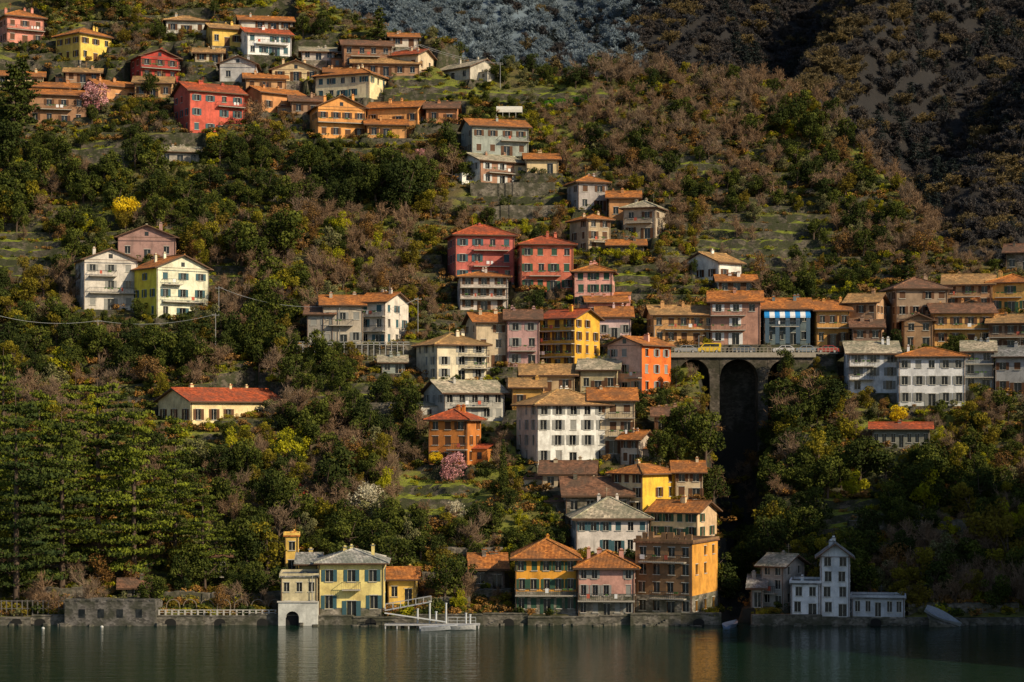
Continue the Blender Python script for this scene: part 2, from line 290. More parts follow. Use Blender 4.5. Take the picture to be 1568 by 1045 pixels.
def leafm(name,c1,c2,tr=.3,c3=None):
    t=NT(name);a=t.new('ShaderNodeAttribute',attribute_name='var');oi=t.new('ShaderNodeObjectInfo')
    col=t.mix(a.outputs['Fac'],c1,c2)
    c3=c3 or tuple((x+y)*.5 for x,y in zip(c1,c2))
    col=t.mix(t.ramp(oi.outputs['Random'],[(.3,(0,0,0)),(1,(.8,.8,.8))]),col,c3)
    d=t.new('ShaderNodeBsdfDiffuse');t.l(col,d.inputs[0])
    if tr<=0: t.l(d.outputs[0],t.out.inputs[0]);return t.m
    tl=t.new('ShaderNodeBsdfTranslucent');mx=t.new('ShaderNodeMixShader');mx.inputs[0].default_value=tr
    t.l(col,tl.inputs[0]);t.l(d.outputs[0],mx.inputs[1]);t.l(tl.outputs[0],mx.inputs[2]);t.l(mx.outputs[0],t.out.inputs[0]);return t.m
bark=plain((.1,.07,.05),.95,'bark')
# ------------------------------------------------------------ mesh building
def link(ob): SC.collection.objects.link(ob);return ob
class Geo:
    def __init__(s): s.v=[];s.f=[];s.m=[]
    def face(s,pts,mi=0):
        i=len(s.v);s.v+= [tuple(p) for p in pts];s.f.append(tuple(range(i,i+len(pts))));s.m.append(mi)
    def box(s,x0,x1,y0,y1,z0,z1,mi=0):
        i=len(s.v);s.v+=[(x,y,z) for z in(z0,z1) for x,y in((x0,y0),(x1,y0),(x1,y1),(x0,y1))]
        for f in((3,2,1,0),(4,5,6,7),(0,1,5,4),(1,2,6,5),(2,3,7,6),(3,0,4,7)): s.f.append(tuple(i+a for a in f));s.m.append(mi)
    def beam(s,p,q,w,h=None,mi=0):
        p=Vector(p);q=Vector(q);h=h or w;d=(q-p).normalized()
        a=d.cross(Vector((0,0,1)));a=Vector((1,0,0)) if a.length<1e-3 else a.normalized();b=a.cross(d)
        i=len(s.v)
        for c in(p,q):
            for u,v in((-1,-1),(1,-1),(1,1),(-1,1)): s.v.append(tuple(c+a*u*w/2+b*v*h/2))
        for f in((3,2,1,0),(4,5,6,7),(0,1,5,4),(1,2,6,5),(2,3,7,6),(3,0,4,7)): s.f.append(tuple(i+a for a in f));s.m.append(mi)
    def cyl(s,c,r,h,n=10,axis='z',r2=None,mi=0):
        r2=r if r2 is None else r2;i=len(s.v)
        for t,rr in((0,r),(h,r2)):
            for k in range(n):
                a=2*math.pi*k/n;u,v=rr*math.cos(a),rr*math.sin(a)
                s.v.append({'z':(c[0]+u,c[1]+v,c[2]+t),'y':(c[0]+u,c[1]+t,c[2]+v),'x':(c[0]+t,c[1]+u,c[2]+v)}[axis])
        for k in range(n): s.f.append((i+k,i+(k+1)%n,i+n+(k+1)%n,i+n+k));s.m.append(mi)
        s.f.append(tuple(i+k for k in range(n))[::-1]);s.m.append(mi);s.f.append(tuple(i+n+k for k in range(n)));s.m.append(mi)
    def obj(s,name,mats,parent=None,loc=None,rz=0):
        me=bpy.data.meshes.new(name);me.from_pydata(s.v,[],s.f)
        for m in mats: me.materials.append(m)
        me.polygons.foreach_set('material_index',s.m);me.update()
        ob=link(bpy.data.objects.new(name,me))
        if parent: ob.parent=parent
        if loc is not None: ob.location=loc
        ob.rotation_euler[2]=rz;return ob
def empty(name,loc,rz=0):
    e=link(bpy.data.objects.new(name,None));e.location=loc;e.rotation_euler[2]=rz;e.empty_display_size=.5;return e
def wall(g,p0,p1,z0,z1,rects,mi=0,gi=1,trim=None,sh=None,shg=None,closed=.12,r=random,plz=None):
    p0=Vector((*p0,0));p1=Vector((*p1,0));L=(p1-p0).length;d=(p1-p0)/L;n=Vector((d.y,-d.x,0))
    def pt(u,z,o=0): q=p0+d*u+n*o;return (q.x,q.y,z)
    us=sorted({0,L}|{a for R in rects for a in R[:2]});vs=sorted({z0,z1}|{a for R in rects for a in R[2:4]}|({plz} if plz else set()))
    for a,b in zip(us,us[1:]):
        for c,e in zip(vs,vs[1:]):
            mu,mv=(a+b)/2,(c+e)/2
            if any(R[0]<mu<R[1] and R[2]<mv<R[3] for R in rects):continue
            g.face([pt(a,c),pt(b,c),pt(b,e),pt(a,e)],3 if plz and mv<plz else mi)
    dp=-.24
    for R in rects:
        a,b,c,e=R
        g.face([pt(a,c),pt(a,e),pt(a,e,dp),pt(a,c,dp)],mi);g.face([pt(b,c),pt(b,c,dp),pt(b,e,dp),pt(b,e)],mi)
        g.face([pt(a,c),pt(a,c,dp),pt(b,c,dp),pt(b,c)],mi);g.face([pt(a,e),pt(b,e),pt(b,e,dp),pt(a,e,dp)],mi)
        g.face([pt(a,c,dp),pt(b,c,dp),pt(b,e,dp),pt(a,e,dp)],gi)
        def bx(u0,u1,w0,w1,o0,o1,G,m):
            i=len(G.v)
            for o in(o0,o1):
                for u,w in((u0,w0),(u1,w0),(u1,w1),(u0,w1)): G.v.append(pt(u,w,o))
            for f in((0,1,2,3),(7,6,5,4),(0,4,5,1),(1,5,6,2),(2,6,7,3),(3,7,4,0)): G.f.append(tuple(i+q for q in f));G.m.append(m)
        if trim is not None:
            bx((a+b)/2-.03,(a+b)/2+.03,c,e,dp+.01,dp+.06,trim,0)
            bx(a-.1,b+.1,c-.1,c-.003,.002,.12,trim,1)
            bx(a-.1,b+.1,e+.003,e+.1,.002,.05,trim,1)
        if sh:
            if r.random()<closed: bx(a+.01,b-.01,c+.01,e-.01,-.09,-.04,shg,0)
            elif r.random()<.85:
                w=(b-a)*.5
                bx(a-w-.02,a-.02,c,e,.005,.055,shg,0);bx(b+.02,b+w+.02,c,e,.005,.055,shg,0)
def winrects(L,Hh,floors,cols,ww,wh,door=False,skip=.08,r=random):
    out=[];fh=Hh/floors
    for f in range(floors):
        h=min(wh,fh*.64)
        if floors>1 and f==floors-1: h*=.88
        for c in range(cols):
            if r.random()<skip: continue
            u=L*(c+.5)/cols+r.uniform(-.12,.12); w=min(ww,L/cols*.45); z=f*fh+fh*.28
            if f==0 and door and c==cols//2: out.append((u-w*.6,u+w*.6,.02,min(fh*.8,2.2)))
            else: out.append((u-w/2,u+w/2,z,z+h))
    return out
def roof(g,W,D,Hh,rt,t,o,cap):
    z=Hh+.12;ze=z-o*t;th=.22
    A,B,C,E=(-o,-o),(W+o,-o),(W+o,D+o),(-o,D+o)
    def q(p,zz):return(p[0],p[1],zz)
    if rt=='hip':
        if W>=D:
            hf=(D+2*o)/2;zr=ze+hf*t;r1=(-o+hf,D/2,zr);r2=(W+o-hf,D/2,zr)
            faces=[[q(A,ze),q(B,ze),r2,r1],[q(B,ze),q(C,ze),r2],[q(C,ze),q(E,ze),r1,r2],[q(E,ze),q(A,ze),r1]]
            lines=[(r1,r2),(q(A,ze),r1),(q(E,ze),r1),(q(B,ze),r2),(q(C,ze),r2)]
        else:
            hf=(W+2*o)/2;zr=ze+hf*t;r1=(W/2,-o+hf,zr);r2=(W/2,D+o-hf,zr)
            faces=[[q(A,ze),q(B,ze),r1],[q(B,ze),q(C,ze),r2,r1],[q(C,ze),q(E,ze),r2],[q(E,ze),q(A,ze),r1,r2]]
            lines=[(r1,r2),(q(A,ze),r1),(q(B,ze),r1),(q(C,ze),r2),(q(E,ze),r2)]
    elif rt=='gx':
        zr=ze+(D/2+o)*t;r1=(-o,D/2,zr);r2=(W+o,D/2,zr)
        faces=[[q(A,ze),q(B,ze),r2,r1],[q(C,ze),q(E,ze),r1,r2]];lines=[(r1,r2)]
    else:
        zr=ze+(W/2+o)*t;r1=(W/2,-o,zr);r2=(W/2,D+o,zr)
        faces=[[q(B,ze),q(C,ze),r2,r1],[q(E,ze),q(A,ze),r1,r2]];lines=[(r1,r2)]
    for f in faces:
        g.face(f,0);g.face([(p[0],p[1],p[2]-th) for p in reversed(f)],1)
        n=len(f)
        for i in range(n):
            a,b=f[i],f[(i+1)%n]
            on=lambda p,q_:(abs(p[0]-q_[0])<1e-6 and (abs(p[0]+o)<1e-6 or abs(p[0]-W-o)<1e-6)) or (abs(p[1]-q_[1])<1e-6 and (abs(p[1]+o)<1e-6 or abs(p[1]-D-o)<1e-6)) or (rt in('gx','gy') and ((abs(p[0]-q_[0])<1e-6) if rt=='gx' else (abs(p[1]-q_[1])<1e-6)))
            if on(a,b): g.face([(a[0],a[1],a[2]-th),(b[0],b[1],b[2]-th),b,a],1)
    for a,b in lines: cap.beam((a[0],a[1],a[2]+.04),(b[0],b[1],b[2]+.04),.3,.16)
    return zr
wood=plain((.13,.075,.045),.8,'eave_wood');trimw=plain((.5,.48,.42),.7,'window_frame');iron=plain((.05,.05,.05),.5,'iron_railing')
white=plain((.75,.75,.73),.5,'white_paint')
def make_house(h):
    k=h['k'];W,D,Hh=h['W'],h['D'],h['Hh'];E=empty(h['name'],h['o'],h['phi'])
    R=random.Random(int(h['x0']*7+h['base']*13))
    fl=k.get('floors',max(1,round(Hh/2.9)));fh=Hh/fl
    g=Geo();tr=Geo();sg=Geo();sh=k.get('sh');mc=wallm(h['col']) if h['col']!=STN else stonem(STN);ms=wallm(k['side_col']) if 'side_col' in k else mc
    fw=k.get('cols',3);dw=max(1,round(D/3.2));wh=1.9 if k.get('tall') else 1.5;ww=1.1;plz=k.get('plz')
    wall(g,(0,0),(W,0),0,Hh,winrects(W,Hh,fl,fw,ww,wh,True,.05,R),0,2,tr,sh,sg,.2,R,plz)
    wall(g,(W,0),(W,D),0,Hh,winrects(D,Hh,fl,dw,1.0,wh,False,.2,R),1,2,tr,sh,sg,.3,R,plz)
    wall(g,(W,D),(0,D),0,Hh,[],0,2)
    wall(g,(0,D),(0,0),0,Hh,winrects(D,Hh,fl,dw,1.0,wh,False,.2,R),1,2,tr,sh,sg,.3,R,plz)
    rt=h['rt'];t=k.get('pitch',.36+R.random()*.1)
    if rt=='gx':
        za=Hh+D/2*t-.1
        for x,m in((0,1),(W,1)): g.face([(x,0,Hh),(x,D,Hh),(x,D/2,za)],m)
    if rt=='gy':
        za=Hh+W/2*t-.1
        for y in(0,D): g.face([(0,y,Hh),(W,y,Hh),(W/2,y,za)],0)
        if W>6: g.box(W/2-.4,W/2+.4,-.03,-.002,Hh+.15,Hh+1.0,2)
    g.box(0,W,0,D,-5.5,-.002,3)
    if R.random()<.55 and not k.get('noan'): # lean-to annex
        s_=R.choice([-1,1]);aw=R.uniform(2,3.4);ax0,ax1=(-aw,-.003) if s_<0 else (W+.003,W+aw);ah=min(2.6,Hh*.6)
        g.box(ax0,ax1,D*.3,D*.8,-5,ah,1);g.face([(ax0-.2,D*.3-.3,ah+.05),(ax1+(.2 if s_>0 else 0),D*.3-.3,ah+.05),(ax1+(.2 if s_>0 else 0),D*.8,ah+.9),(ax0-.2,D*.8,ah+.9)],4)
        g.box((ax0+ax1)/2-.4,(ax0+ax1)/2+.4,D*.3-.03,D*.3-.002,ah*.35,ah*.8,2)
    g.obj('walls',[mc,ms,glassm(),stonem((.26,.23,.19)),roofm(h['rc'])],E)
    if tr.v: tr.obj('window_frames',[trimw,trimw],E)
    if sg.v: sg.obj('shutters',[plain(sh,.7,'shutter_paint')],E)
    cap=Geo()
    if rt=='flat':
        rg=Geo();rg.box(-.25,W+.25,-.25,D+.25,Hh+.003,Hh+.22,0)
        for a in((-.2,W+.2,-.2,.0),(-.2,W+.2,D,D+.2),(-.2,.0,.003,D-.003),(W,W+.2,.003,D-.003)): rg.box(a[0],a[1],a[2],a[3],Hh+.223,Hh+.55,1)
        if k.get('ruin'):
            for i in range(9):
                xx=W*i/9;rg.box(xx+.1,xx+.1+R.uniform(.5,1.1),.01,.5,Hh+.553,Hh+.55+R.uniform(.2,1.1),1)
        rg.obj('roof',[roofm(h['rc']),mc],E);zr=Hh+.3
    else:
        rg=Geo();zr=roof(rg,W,D,Hh,rt,t,k.get('oh',.75),cap);rg.obj('roof',[roofm(h['rc']),wood],E);cap.obj('ridge_tiles',[roofm(tuple(min(.7,v*1.2) for v in h['rc']))],E)
    cg=Geo()
    for _ in range(R.choice([1,2,2,3])):
        x=W*R.uniform(.15,.85);y=D*R.uniform(.35,.62);w=R.uniform(.22,.34);zt=zr+R.uniform(.1,.6)
        cg.box(x-w,x+w,y-w*.8,y+w*.8,Hh,zt,0);cg.box(x-w-.1,x+w+.1,y-w*.8-.1,y+w*.8+.1,zt+.002,zt+.09,1)
        cg.box(x-w*.6,x+w*.6,y-w*.5,y+w*.5,zt+.092,zt+.3,0)
    if R.random()<.4:
        x=W*R.uniform(.2,.8);cg.cyl((x,D*.5,zr-.3),.03,1.9,5,mi=1)
        for q in(1.1,1.35,1.6): cg.beam((x-.45,D*.5,zr+q-.3),(x+.45,D*.5,zr+q-.3),.025,.025,1)
    cg.obj('chimneys_and_aerial',[mc,roofm(h['rc'])],E)
    balc=k.get('balc') or ([(1,.15,.75)] if fl>1 and R.random()<.45 and h['rt']!='flat' and 'villa' not in h['name'] and 'chapel' not in h['name'] else None)
    if balc:
        bg=Geo()
        def rail(xa,xb,z,dep):
            bg.box(xa,xb,-dep,-.003,z-.16,z,0)
            for xx in(xa,xb): bg.beam((xx,-.05,z+1.0),(xx,-dep+.05,z+1.0),.06,.06,1)
            bg.beam((xa,-dep+.05,z+1.0),(xb,-dep+.05,z+1.0),.07,.07,1)
            n=max(2,int((xb-xa)/.28))
            for i in range(n+1): 
                x=xa+(xb-xa)*i/n;bg.beam((x,-dep+.05,z),(x,-dep+.05,z+.97),.04,.04,1)
            x=xa+.3
            while x<xb-.8: # laundry and planters on the rail
                q=R.random();w=R.uniform(.3,.7)
                if q<.12: bg.box(x,x+w,-dep-.02,-dep+.0,z+.35,z+.99,3+R.randrange(2))
                elif q<.35: bg.box(x,x+w,-dep-.2,-dep-.03,z+.75,z+.98,2)
                x+=w+.3
        for (f,a,c) in balc: rail(W*a,W*c,fh*f,1.15)
        bg.obj('balconies',[plain((.36,.33,.28),.9,'balcony_slab'),iron,plain((.06,.12,.03),.9,'window_box_plants'),plain((.7,.7,.7),.9,'white_laundry'),plain((.45,.1,.06),.9,'red_laundry')],E)
    dg=Geo();dg.cyl((W-.15,-.1,0),.05,Hh,6);dg.cyl((.12,-.1,0),.05,Hh,6);dg.beam((-.6,-.77,Hh-.22),(W+.6,-.77,Hh-.22),.1,.1) if rt!='flat' else None
    dg.obj('drainpipes',[plain((.14,.08,.05),.5,'copper_pipe')],E)
    if k.get('awning'):
        ag=Geo();n=9
        for i in range(n):
            a,b=W*i/n,W*(i+1)/n
            ag.face([(a,-.1,Hh-.3),(a,-1.0,Hh-1.5),(b,-1.0,Hh-1.5),(b,-.1,Hh-.3)],i%2);ag.face([(a,-1.0,Hh-1.5),(a,-1.02,Hh-1.9),(b,-1.02,Hh-1.9),(b,-1.0,Hh-1.5)],i%2)
            if i%2==0: ag.box(a+.1,b-.1,-1.1,-1.05,.2,Hh-2.0,2)
        ag.obj('striped_awning',[plain((.02,.24,.6),.6,'blue_canvas'),plain((.8,.85,.88),.6,'white_canvas'),plain((.06,.1,.14),.6,'blue_screen')],E)
for h in HS: make_house(h)
# ------------------------------------------------------------ terrain mesh
def grid_mesh(name,X,Y,Z,mat,**attrs):
    ny,nx=X.shape;me=bpy.data.meshes.new(name);me.vertices.add(nx*ny)
    me.vertices.foreach_set('co',np.stack([X,Y,Z],-1).astype(np.float32).ravel())
    i=np.arange(nx*ny).reshape(ny,nx);q=np.stack([i[:-1,:-1],i[:-1,1:],i[1:,1:],i[1:,:-1]],-1).reshape(-1,4)
    me.loops.add(q.size);me.loops.foreach_set('vertex_index',q.ravel().astype(np.int32));me.polygons.add(len(q))
    me.polygons.foreach_set('loop_start',np.arange(0,q.size,4,dtype=np.int32));me.update(calc_edges=True);me.validate()
    me.polygons.foreach_set('use_smooth',np.ones(len(q),bool))
    for an,attr in attrs.items():
        a=me.attributes.new(an,'FLOAT','POINT');a.data.foreach_set('value',attr.astype(np.float32).ravel())
    me.materials.append(mat);return link(bpy.data.objects.new(name,me))
t=NT('hillside_ground');p=t.pos();ge=t.new('ShaderNodeNewGeometry');sx=t.new('ShaderNodeSeparateXYZ');t.l(ge.outputs['True Normal'],sx.inputs[0])
n1=t.noise(p,.06,5);n2=t.noise(p,.5,6,.7);n3=t.noise(p,2.5,4,.7)
grass=t.mix(n3,(.07,.1,.01),(.28,.31,.03));dry=t.mix(n3,(.055,.044,.018),(.16,.125,.05))
ma=t.new('ShaderNodeAttribute',attribute_name='meadow')
flat=t.mix(t.ramp(n1,[(.4,(0,0,0)),(.56,(.7,.7,.7))]),dry,grass);flat=t.mix(ma.outputs['Fac'],flat,grass);flat=t.mix(t.ramp(n2,[(.5,(0,0,0)),(.7,(.8,.8,.8))]),flat,(.04,.034,.016))
v=t.new('ShaderNodeTexVoronoi',i_Scale=1.6);t.l(t.scaled(p,(1,1,1.8)),v.inputs['Vector']);sc_=t.new('ShaderNodeSeparateColor');t.l(v.outputs['Color'],sc_.inputs[0])
stone=t.mix(sc_.outputs[0],(.03,.027,.02),(.13,.11,.08));stone=t.mix(t.ramp(n2,[(.42,(0,0,0)),(.55,(.95,.95,.95))]),stone,(.035,.04,.015))
gcol=t.mix(t.ramp(sx.outputs[2],[(.55,(0,0,0)),(.75,(1,1,1))]),stone,flat)
gg=t.new('ShaderNodeAttribute',attribute_name='gorge');gcol=t.mix(gg.outputs['Fac'],gcol,t.mix(n3,(.008,.009,.007),(.035,.032,.022)))  # near-black tint painted over the gorge stands in for its deep shade
t.bsdf(gcol,.95,n3,.25,.8)
COL=CX+F*X/np.maximum(Y-CAMY,60);ROW=HR-(Z-CAMZ)*F/np.maximum(Y-CAMY,60)
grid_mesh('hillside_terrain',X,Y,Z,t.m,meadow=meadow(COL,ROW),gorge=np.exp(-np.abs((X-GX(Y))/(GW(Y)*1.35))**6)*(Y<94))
bxs=np.arange(-500,760,5.0);bys=np.arange(290,1400,5.0);BX,BY=np.meshgrid(bxs,bys)
def bgr(x,y):
    q=(x-129)-.5*(y-520)
    w=q+(fbm(x*.012,y*.012,50)-.5)*50
    return 40*np.exp(-(w/26)**2)+30*np.exp(-((w-95)/30)**2)+28*np.exp(-((w+100)/34)**2)+24*np.exp(-((w+210)/40)**2)+24*np.exp(-((w-200)/40)**2)
def bgz(x,y): return 12+.56*(y-300)+bgr(x,y)+(fbm(x*.02,y*.02,51,5)-.5)*30
def hzf(x,y,z):  # amount of distance haze to paint into the far colours
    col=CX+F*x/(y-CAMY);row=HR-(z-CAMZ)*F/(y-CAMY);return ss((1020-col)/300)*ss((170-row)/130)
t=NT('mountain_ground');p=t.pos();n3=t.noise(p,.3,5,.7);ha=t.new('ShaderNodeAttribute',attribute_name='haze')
far=t.mix(n3,(.01,.011,.013),(.03,.026,.023))  # near-black base colour stands in for cloud shadow on the mountain
t.bsdf(t.mix(ha.outputs['Fac'],far,(.13,.175,.215)),.95,n3,1.0,.6)  # bluish mix paints distance haze into the ground colour
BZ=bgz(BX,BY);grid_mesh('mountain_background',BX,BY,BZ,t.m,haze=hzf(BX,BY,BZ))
# ------------------------------------------------------------ water
t=NT('lake_water');p=t.pos();a=t.noise(t.scaled(p,(.13,.5,1)),1.0,5,.65);b=t.noise(t.scaled(p,(.6,1.6,1)),1.0,3,.65)
m=t.new('ShaderNodeMath',operation='MULTIPLY_ADD');t.l(b,m.inputs[0]);m.inputs[1].default_value=.45;t.l(a,m.inputs[2])
bb=t.bsdf((.006,.022,.013),.05,m.outputs[0],.22,.5,spec=.5);bb.inputs['IOR'].default_value=1.19;bb.inputs['Specular Tint'].default_value=(.66,.74,.5,1)
wx=np.array([-2500,-200,200,2500.]);wy=np.array([-2500,-300,0.,6.]);WX,WY=np.meshgrid(wx,wy);grid_mesh('lake_water',WX,WY,WX*0,t.m)
# ------------------------------------------------------------ trees
class TB:
    def __init__(s): s.V=[];s.Q=[];s.M=[];s.A=[];s.n=0
    def add(s,V,Q,m,a):
        s.V.append(V);s.Q.append(Q+s.n);s.n+=len(V);s.M.append(np.full(len(Q),m));s.A.append(a if hasattr(a,'__len__') else np.full(len(Q),a))
    def limb(s,p,q,r0,r1,n=4,m=0,a_=.5):
        p=np.array(p,float);q=np.array(q,float);d=q-p;L=np.linalg.norm(d)+1e-9;d/=L
        a=np.cross(d,[0,0,1.]);a=np.array([1.,0,0]) if np.linalg.norm(a)<1e-3 else a/np.linalg.norm(a);b=np.cross(d,a)
        an=np.arange(n)*2*np.pi/n;c=np.cos(an)[:,None]*a+np.sin(an)[:,None]*b
        V=np.concatenate([p+c*r0,q+c*r1]);i=np.arange(n);j=(i+1)%n
        s.add(V,np.stack([i,j,j+n,i+n],-1),m,a_)
    def leaves(s,C,Rr,n,size,m=1,flat=1.0,seed=0,shell=.55,asp=.32,up=0):
        r=np.random.default_rng(seed);C=np.array(C);Rr=np.array(Rr,float);w=Rr**2/np.sum(Rr**2)
        k=r.choice(len(C),n,p=w);d=r.normal(size=(n,3));d/=np.linalg.norm(d,axis=1)[:,None]
        rad=Rr[k]*(shell+(1-shell)*r.random(n)**.5)*(.9+.35*r.random(n));off=d*rad[:,None];off[:,2]*=flat
        p=C[k]+off
        nn=d+r.normal(size=(n,3))*.8;nn/=np.linalg.norm(nn,axis=1)[:,None]
        rv=r.normal(size=(n,3));
        if up: rv=rv*.5+d*.8;rv[:,2]+=up
        a=np.cross(nn,rv) if not up else rv;a/=np.linalg.norm(a,axis=1)[:,None]+1e-9;b=np.cross(nn,a);b/=np.linalg.norm(b,axis=1)[:,None]+1e-9
        sz=(size*(.5+r.random(n)))[:,None]
        V=np.stack([p-a*sz*.5,p+b*sz*asp,p+a*sz*.5,p-b*sz*asp],1).reshape(-1,3)
        Q=np.arange(n*4).reshape(n,4);cv=r.random(len(C))
        s.add(V,Q,m,np.clip(cv[k]*.7+r.random(n)*.45-.07,0,1))
    def mesh(s,name,mats):
        V=np.concatenate(s.V);Q=np.concatenate(s.Q);M=np.concatenate(s.M);A=np.concatenate(s.A)
        me=bpy.data.meshes.new(name);me.vertices.add(len(V));me.vertices.foreach_set('co',V.astype(np.float32).ravel())
        me.loops.add(Q.size);me.loops.foreach_set('vertex_index',Q.ravel().astype(np.int32));me.polygons.add(len(Q))
        me.polygons.foreach_set('loop_start',np.arange(0,Q.size,4,dtype=np.int32));me.polygons.foreach_set('material_index',M.astype(np.int32))
        for m in mats: me.materials.append(m)
        at=me.attributes.new('var','FLOAT','FACE');at.data.foreach_set('value',A.astype(np.float32));me.update(calc_edges=True);return me
def broad(seed,h,wr,mats,n=2700,size=.33,name='broadleaf',K=17):
    r=np.random.default_rng(seed);T=TB();T.limb((0,0,-1),(.1,0,h*.3),.24,.17,6)
    C=[];Rr=[]
    for i in range(K):
        d=r.normal(size=3);d/=np.linalg.norm(d);u=r.random()**.4
        c=np.array([d[0]*wr*u*.9,d[1]*wr*u*.9,h*.56+d[2]*h*.36*u]);C.append(c);Rr.append(wr*r.uniform(.16,.44))
        T.limb((.1,0,h*r.uniform(.2,.45)),c,.09,.03,4)
    T.leaves(C,Rr,n,size,1,.9,seed);return T.mesh(name,mats)
def bare(seed,h,mats,name='bare_tree',spread=.55,tw=.05,fuzz=900):
    r=np.random.default_rng(seed);T=TB();segs=[];tips=[]
    def rec(p,d,L,rad,lev):
        q=p+d*L;segs.append((p,q,rad,rad*.6))
        if lev==0: tips.append(q);return
        for i in range([0,5,5,5,5][lev]):
            f=r.uniform(.35,1);nd=d+r.normal(size=3)*spread;nd[2]+=.3;nd/=np.linalg.norm(nd)
            rec(p+d*L*f,nd,L*r.uniform(.52,.8),rad*.55,lev-1)
    rec(np.array([0,0,-.8]),np.array([.03,0,1.]),h*.36,.2,4)
    for p,q,a,b in segs: T.limb(p,q,max(a,tw*.5),max(b,tw*.3),3,0 if a>.07 else 1,float(r.random()))
    T.leaves(tips,np.full(len(tips),.55),fuzz,.75,1,1,seed,shell=0,asp=tw*.55,up=.7)
    return T.mesh(name,mats)
def cedar(seed,h,R0,mats,n=11000,name='cedar',L=13,pad=1.2,b0=.12):
    r=np.random.default_rng(seed);T=TB();T.limb((0,0,-1),(0,0,h*.55),.45,.28,8);T.limb((0,0,h*.55),(.1,0,h),.28,.04,6)
    C=[];Rr=[]
    for i in range(L):
        f=b0+(1-b0)*i/L;z=h*f;rr=R0*(1-f)**.6*r.uniform(.6,1.15)+.4
        for j in range(6):
            a=r.uniform(0,2*np.pi);e=rr*r.uniform(.5,1.15);tip=np.array([np.cos(a)*e,np.sin(a)*e,z+.04*e+r.normal()*.3])
            T.limb((0,0,z-.5),tip,.1,.02,3)
            for u in(.3,.65,1.0):
                C.append(np.array([0,0,z-.2])*(1-u)+tip*u+r.normal(size=3)*.15);Rr.append(pad*(.6+.6*min(1.2,e/4)))
    T.leaves(C,Rr,n,.4,1,.19,seed,shell=.1);return T.mesh(name,mats)
def cypress(seed,h,mats,R0=.9,n=3200,name='cypress'):
    T=TB();T.limb((0,0,-.5),(0,0,h*.8),.15,.05,5);r=np.random.default_rng(seed);C=[];Rr=[]
    for i in range(34):
        f=i/33;C.append(np.array([r.normal()*.12,r.normal()*.12,h*(.06+.9*f)]));Rr.append(R0*(min(1,f*5+.4))*(1-f)**.55*r.uniform(.8,1.15)+.1)
    T.leaves(C,Rr,n,.26,1,1.2,seed);return T.mesh(name,mats)
def shrub(seed,mats,n=240,size=.26,name='shrub'):
    r=np.random.default_rng(seed);T=TB();C=[];Rr=[]
    for i in range(7):
        C.append(np.array([r.normal()*.45,r.normal()*.45,.35+r.random()*.55]));Rr.append(r.uniform(.28,.5))
    T.limb((0,0,-.4),(0,0,.5),.06,.03,4);T.leaves(C,Rr,n,size,1,.85,seed);return T.mesh(name,mats)
mD=leafm('foliage_dark',(.009,.02,.008),(.12,.135,.024),0,(.026,.038,.014))
mO=leafm('foliage_olive',(.06,.065,.01),(.36,.3,.03),.3,(.18,.13,.025))
mS=leafm('foliage_silver',(.06,.07,.03),(.28,.26,.11),0)
mC=leafm('foliage_cedar',(.008,.022,.014),(.2,.23,.024),0,(.028,.045,.018))  # bright yellow-green clump tone paints sunlit spots on the cedars
mY=leafm('foliage_spring',(.18,.2,.012),(.55,.5,.03),.35)
mBr=leafm('twigs_brown',(.1,.062,.04),(.37,.24,.14),0,(.22,.165,.115))
mBl=leafm('dry_foliage',(.09,.05,.02),(.37,.19,.05),0,(.21,.125,.05))
mPk=leafm('blossom_pink',(.5,.18,.2),(.8,.48,.46),.3);mWh=leafm('blossom_white',(.5,.44,.3),(.82,.77,.55),.3)
mMi=leafm('blossom_yellow',(.6,.4,.01),(.88,.68,.04),.3);mRd=leafm('foliage_red',(.2,.03,.02),(.42,.08,.05),0)
fB=leafm('far_twigs',(.026,.03,.036),(.12,.096,.08),0,(.046,.052,.062));fO=leafm('far_sunlit_tone_twigs',(.07,.055,.03),(.26,.19,.08),0,(.1,.085,.055));fH=leafm('haze_tinted_twigs',(.12,.16,.195),(.26,.31,.34),0,(.17,.22,.26));fD=leafm('far_foliage',(.01,.018,.02),(.04,.05,.045),0)  # far tones: haze and cloud shade painted in; brown set paints sunlit ridges
PR={}
def proto(key,me): PR[key]=me
proto('dark1',broad(1,7,2.9,[bark,mD]));proto('dark2',broad(2,8,2.5,[bark,mD],K=24));proto('dark3',broad(3,6,3.3,[bark,mD],K=15))
proto('olive1',broad(4,6,2.6,[bark,mO],2000));proto('olive2',broad(5,7,2.4,[bark,mO],1900));proto('silver',broad(6,5.5,2.4,[bark,mS],2000,.28))
proto('spring',broad(7,5,2.2,[bark,mY],1800,.3))
proto('bare1',bare(1,8.5,[bark,mBr]));proto('bare2',bare(2,7.5,[bark,mBr],spread=.7));proto('bare3',bare(3,9.5,[bark,mBr],spread=.45))
proto('dry',broad(9,5.5,2.4,[bark,mBl],1500,.26))
proto('cedar1',cedar(1,25,7.8,[bark,mC]));proto('cedar2',cedar(2,22,6.6,[bark,mC]));proto('conif',cedar(3,12,3.2,[bark,mD],4000,'conifer',16,.7))
proto('cypress',cypress(1,12,[bark,mD]))
proto('sh_d',shrub(1,[bark,mD]));proto('sh_o',shrub(2,[bark,mO]));proto('sh_b',shrub(3,[bark,mBl]));proto('sh_y',shrub(4,[bark,mY]));proto('sh_s',shrub(5,[bark,mS]))
proto('fb1',bare(11,9,[fB,fB],tw=.18,fuzz=700));proto('fb2',bare(12,9,[fO,fO],spread=.7,tw=.18,fuzz=700));proto('fh',bare(13,9,[fH,fH],spread=.7,tw=.18,fuzz=700));proto('fd',cedar(15,11,2.8,[fB,fD],1800,'far_conifer',12,.9))
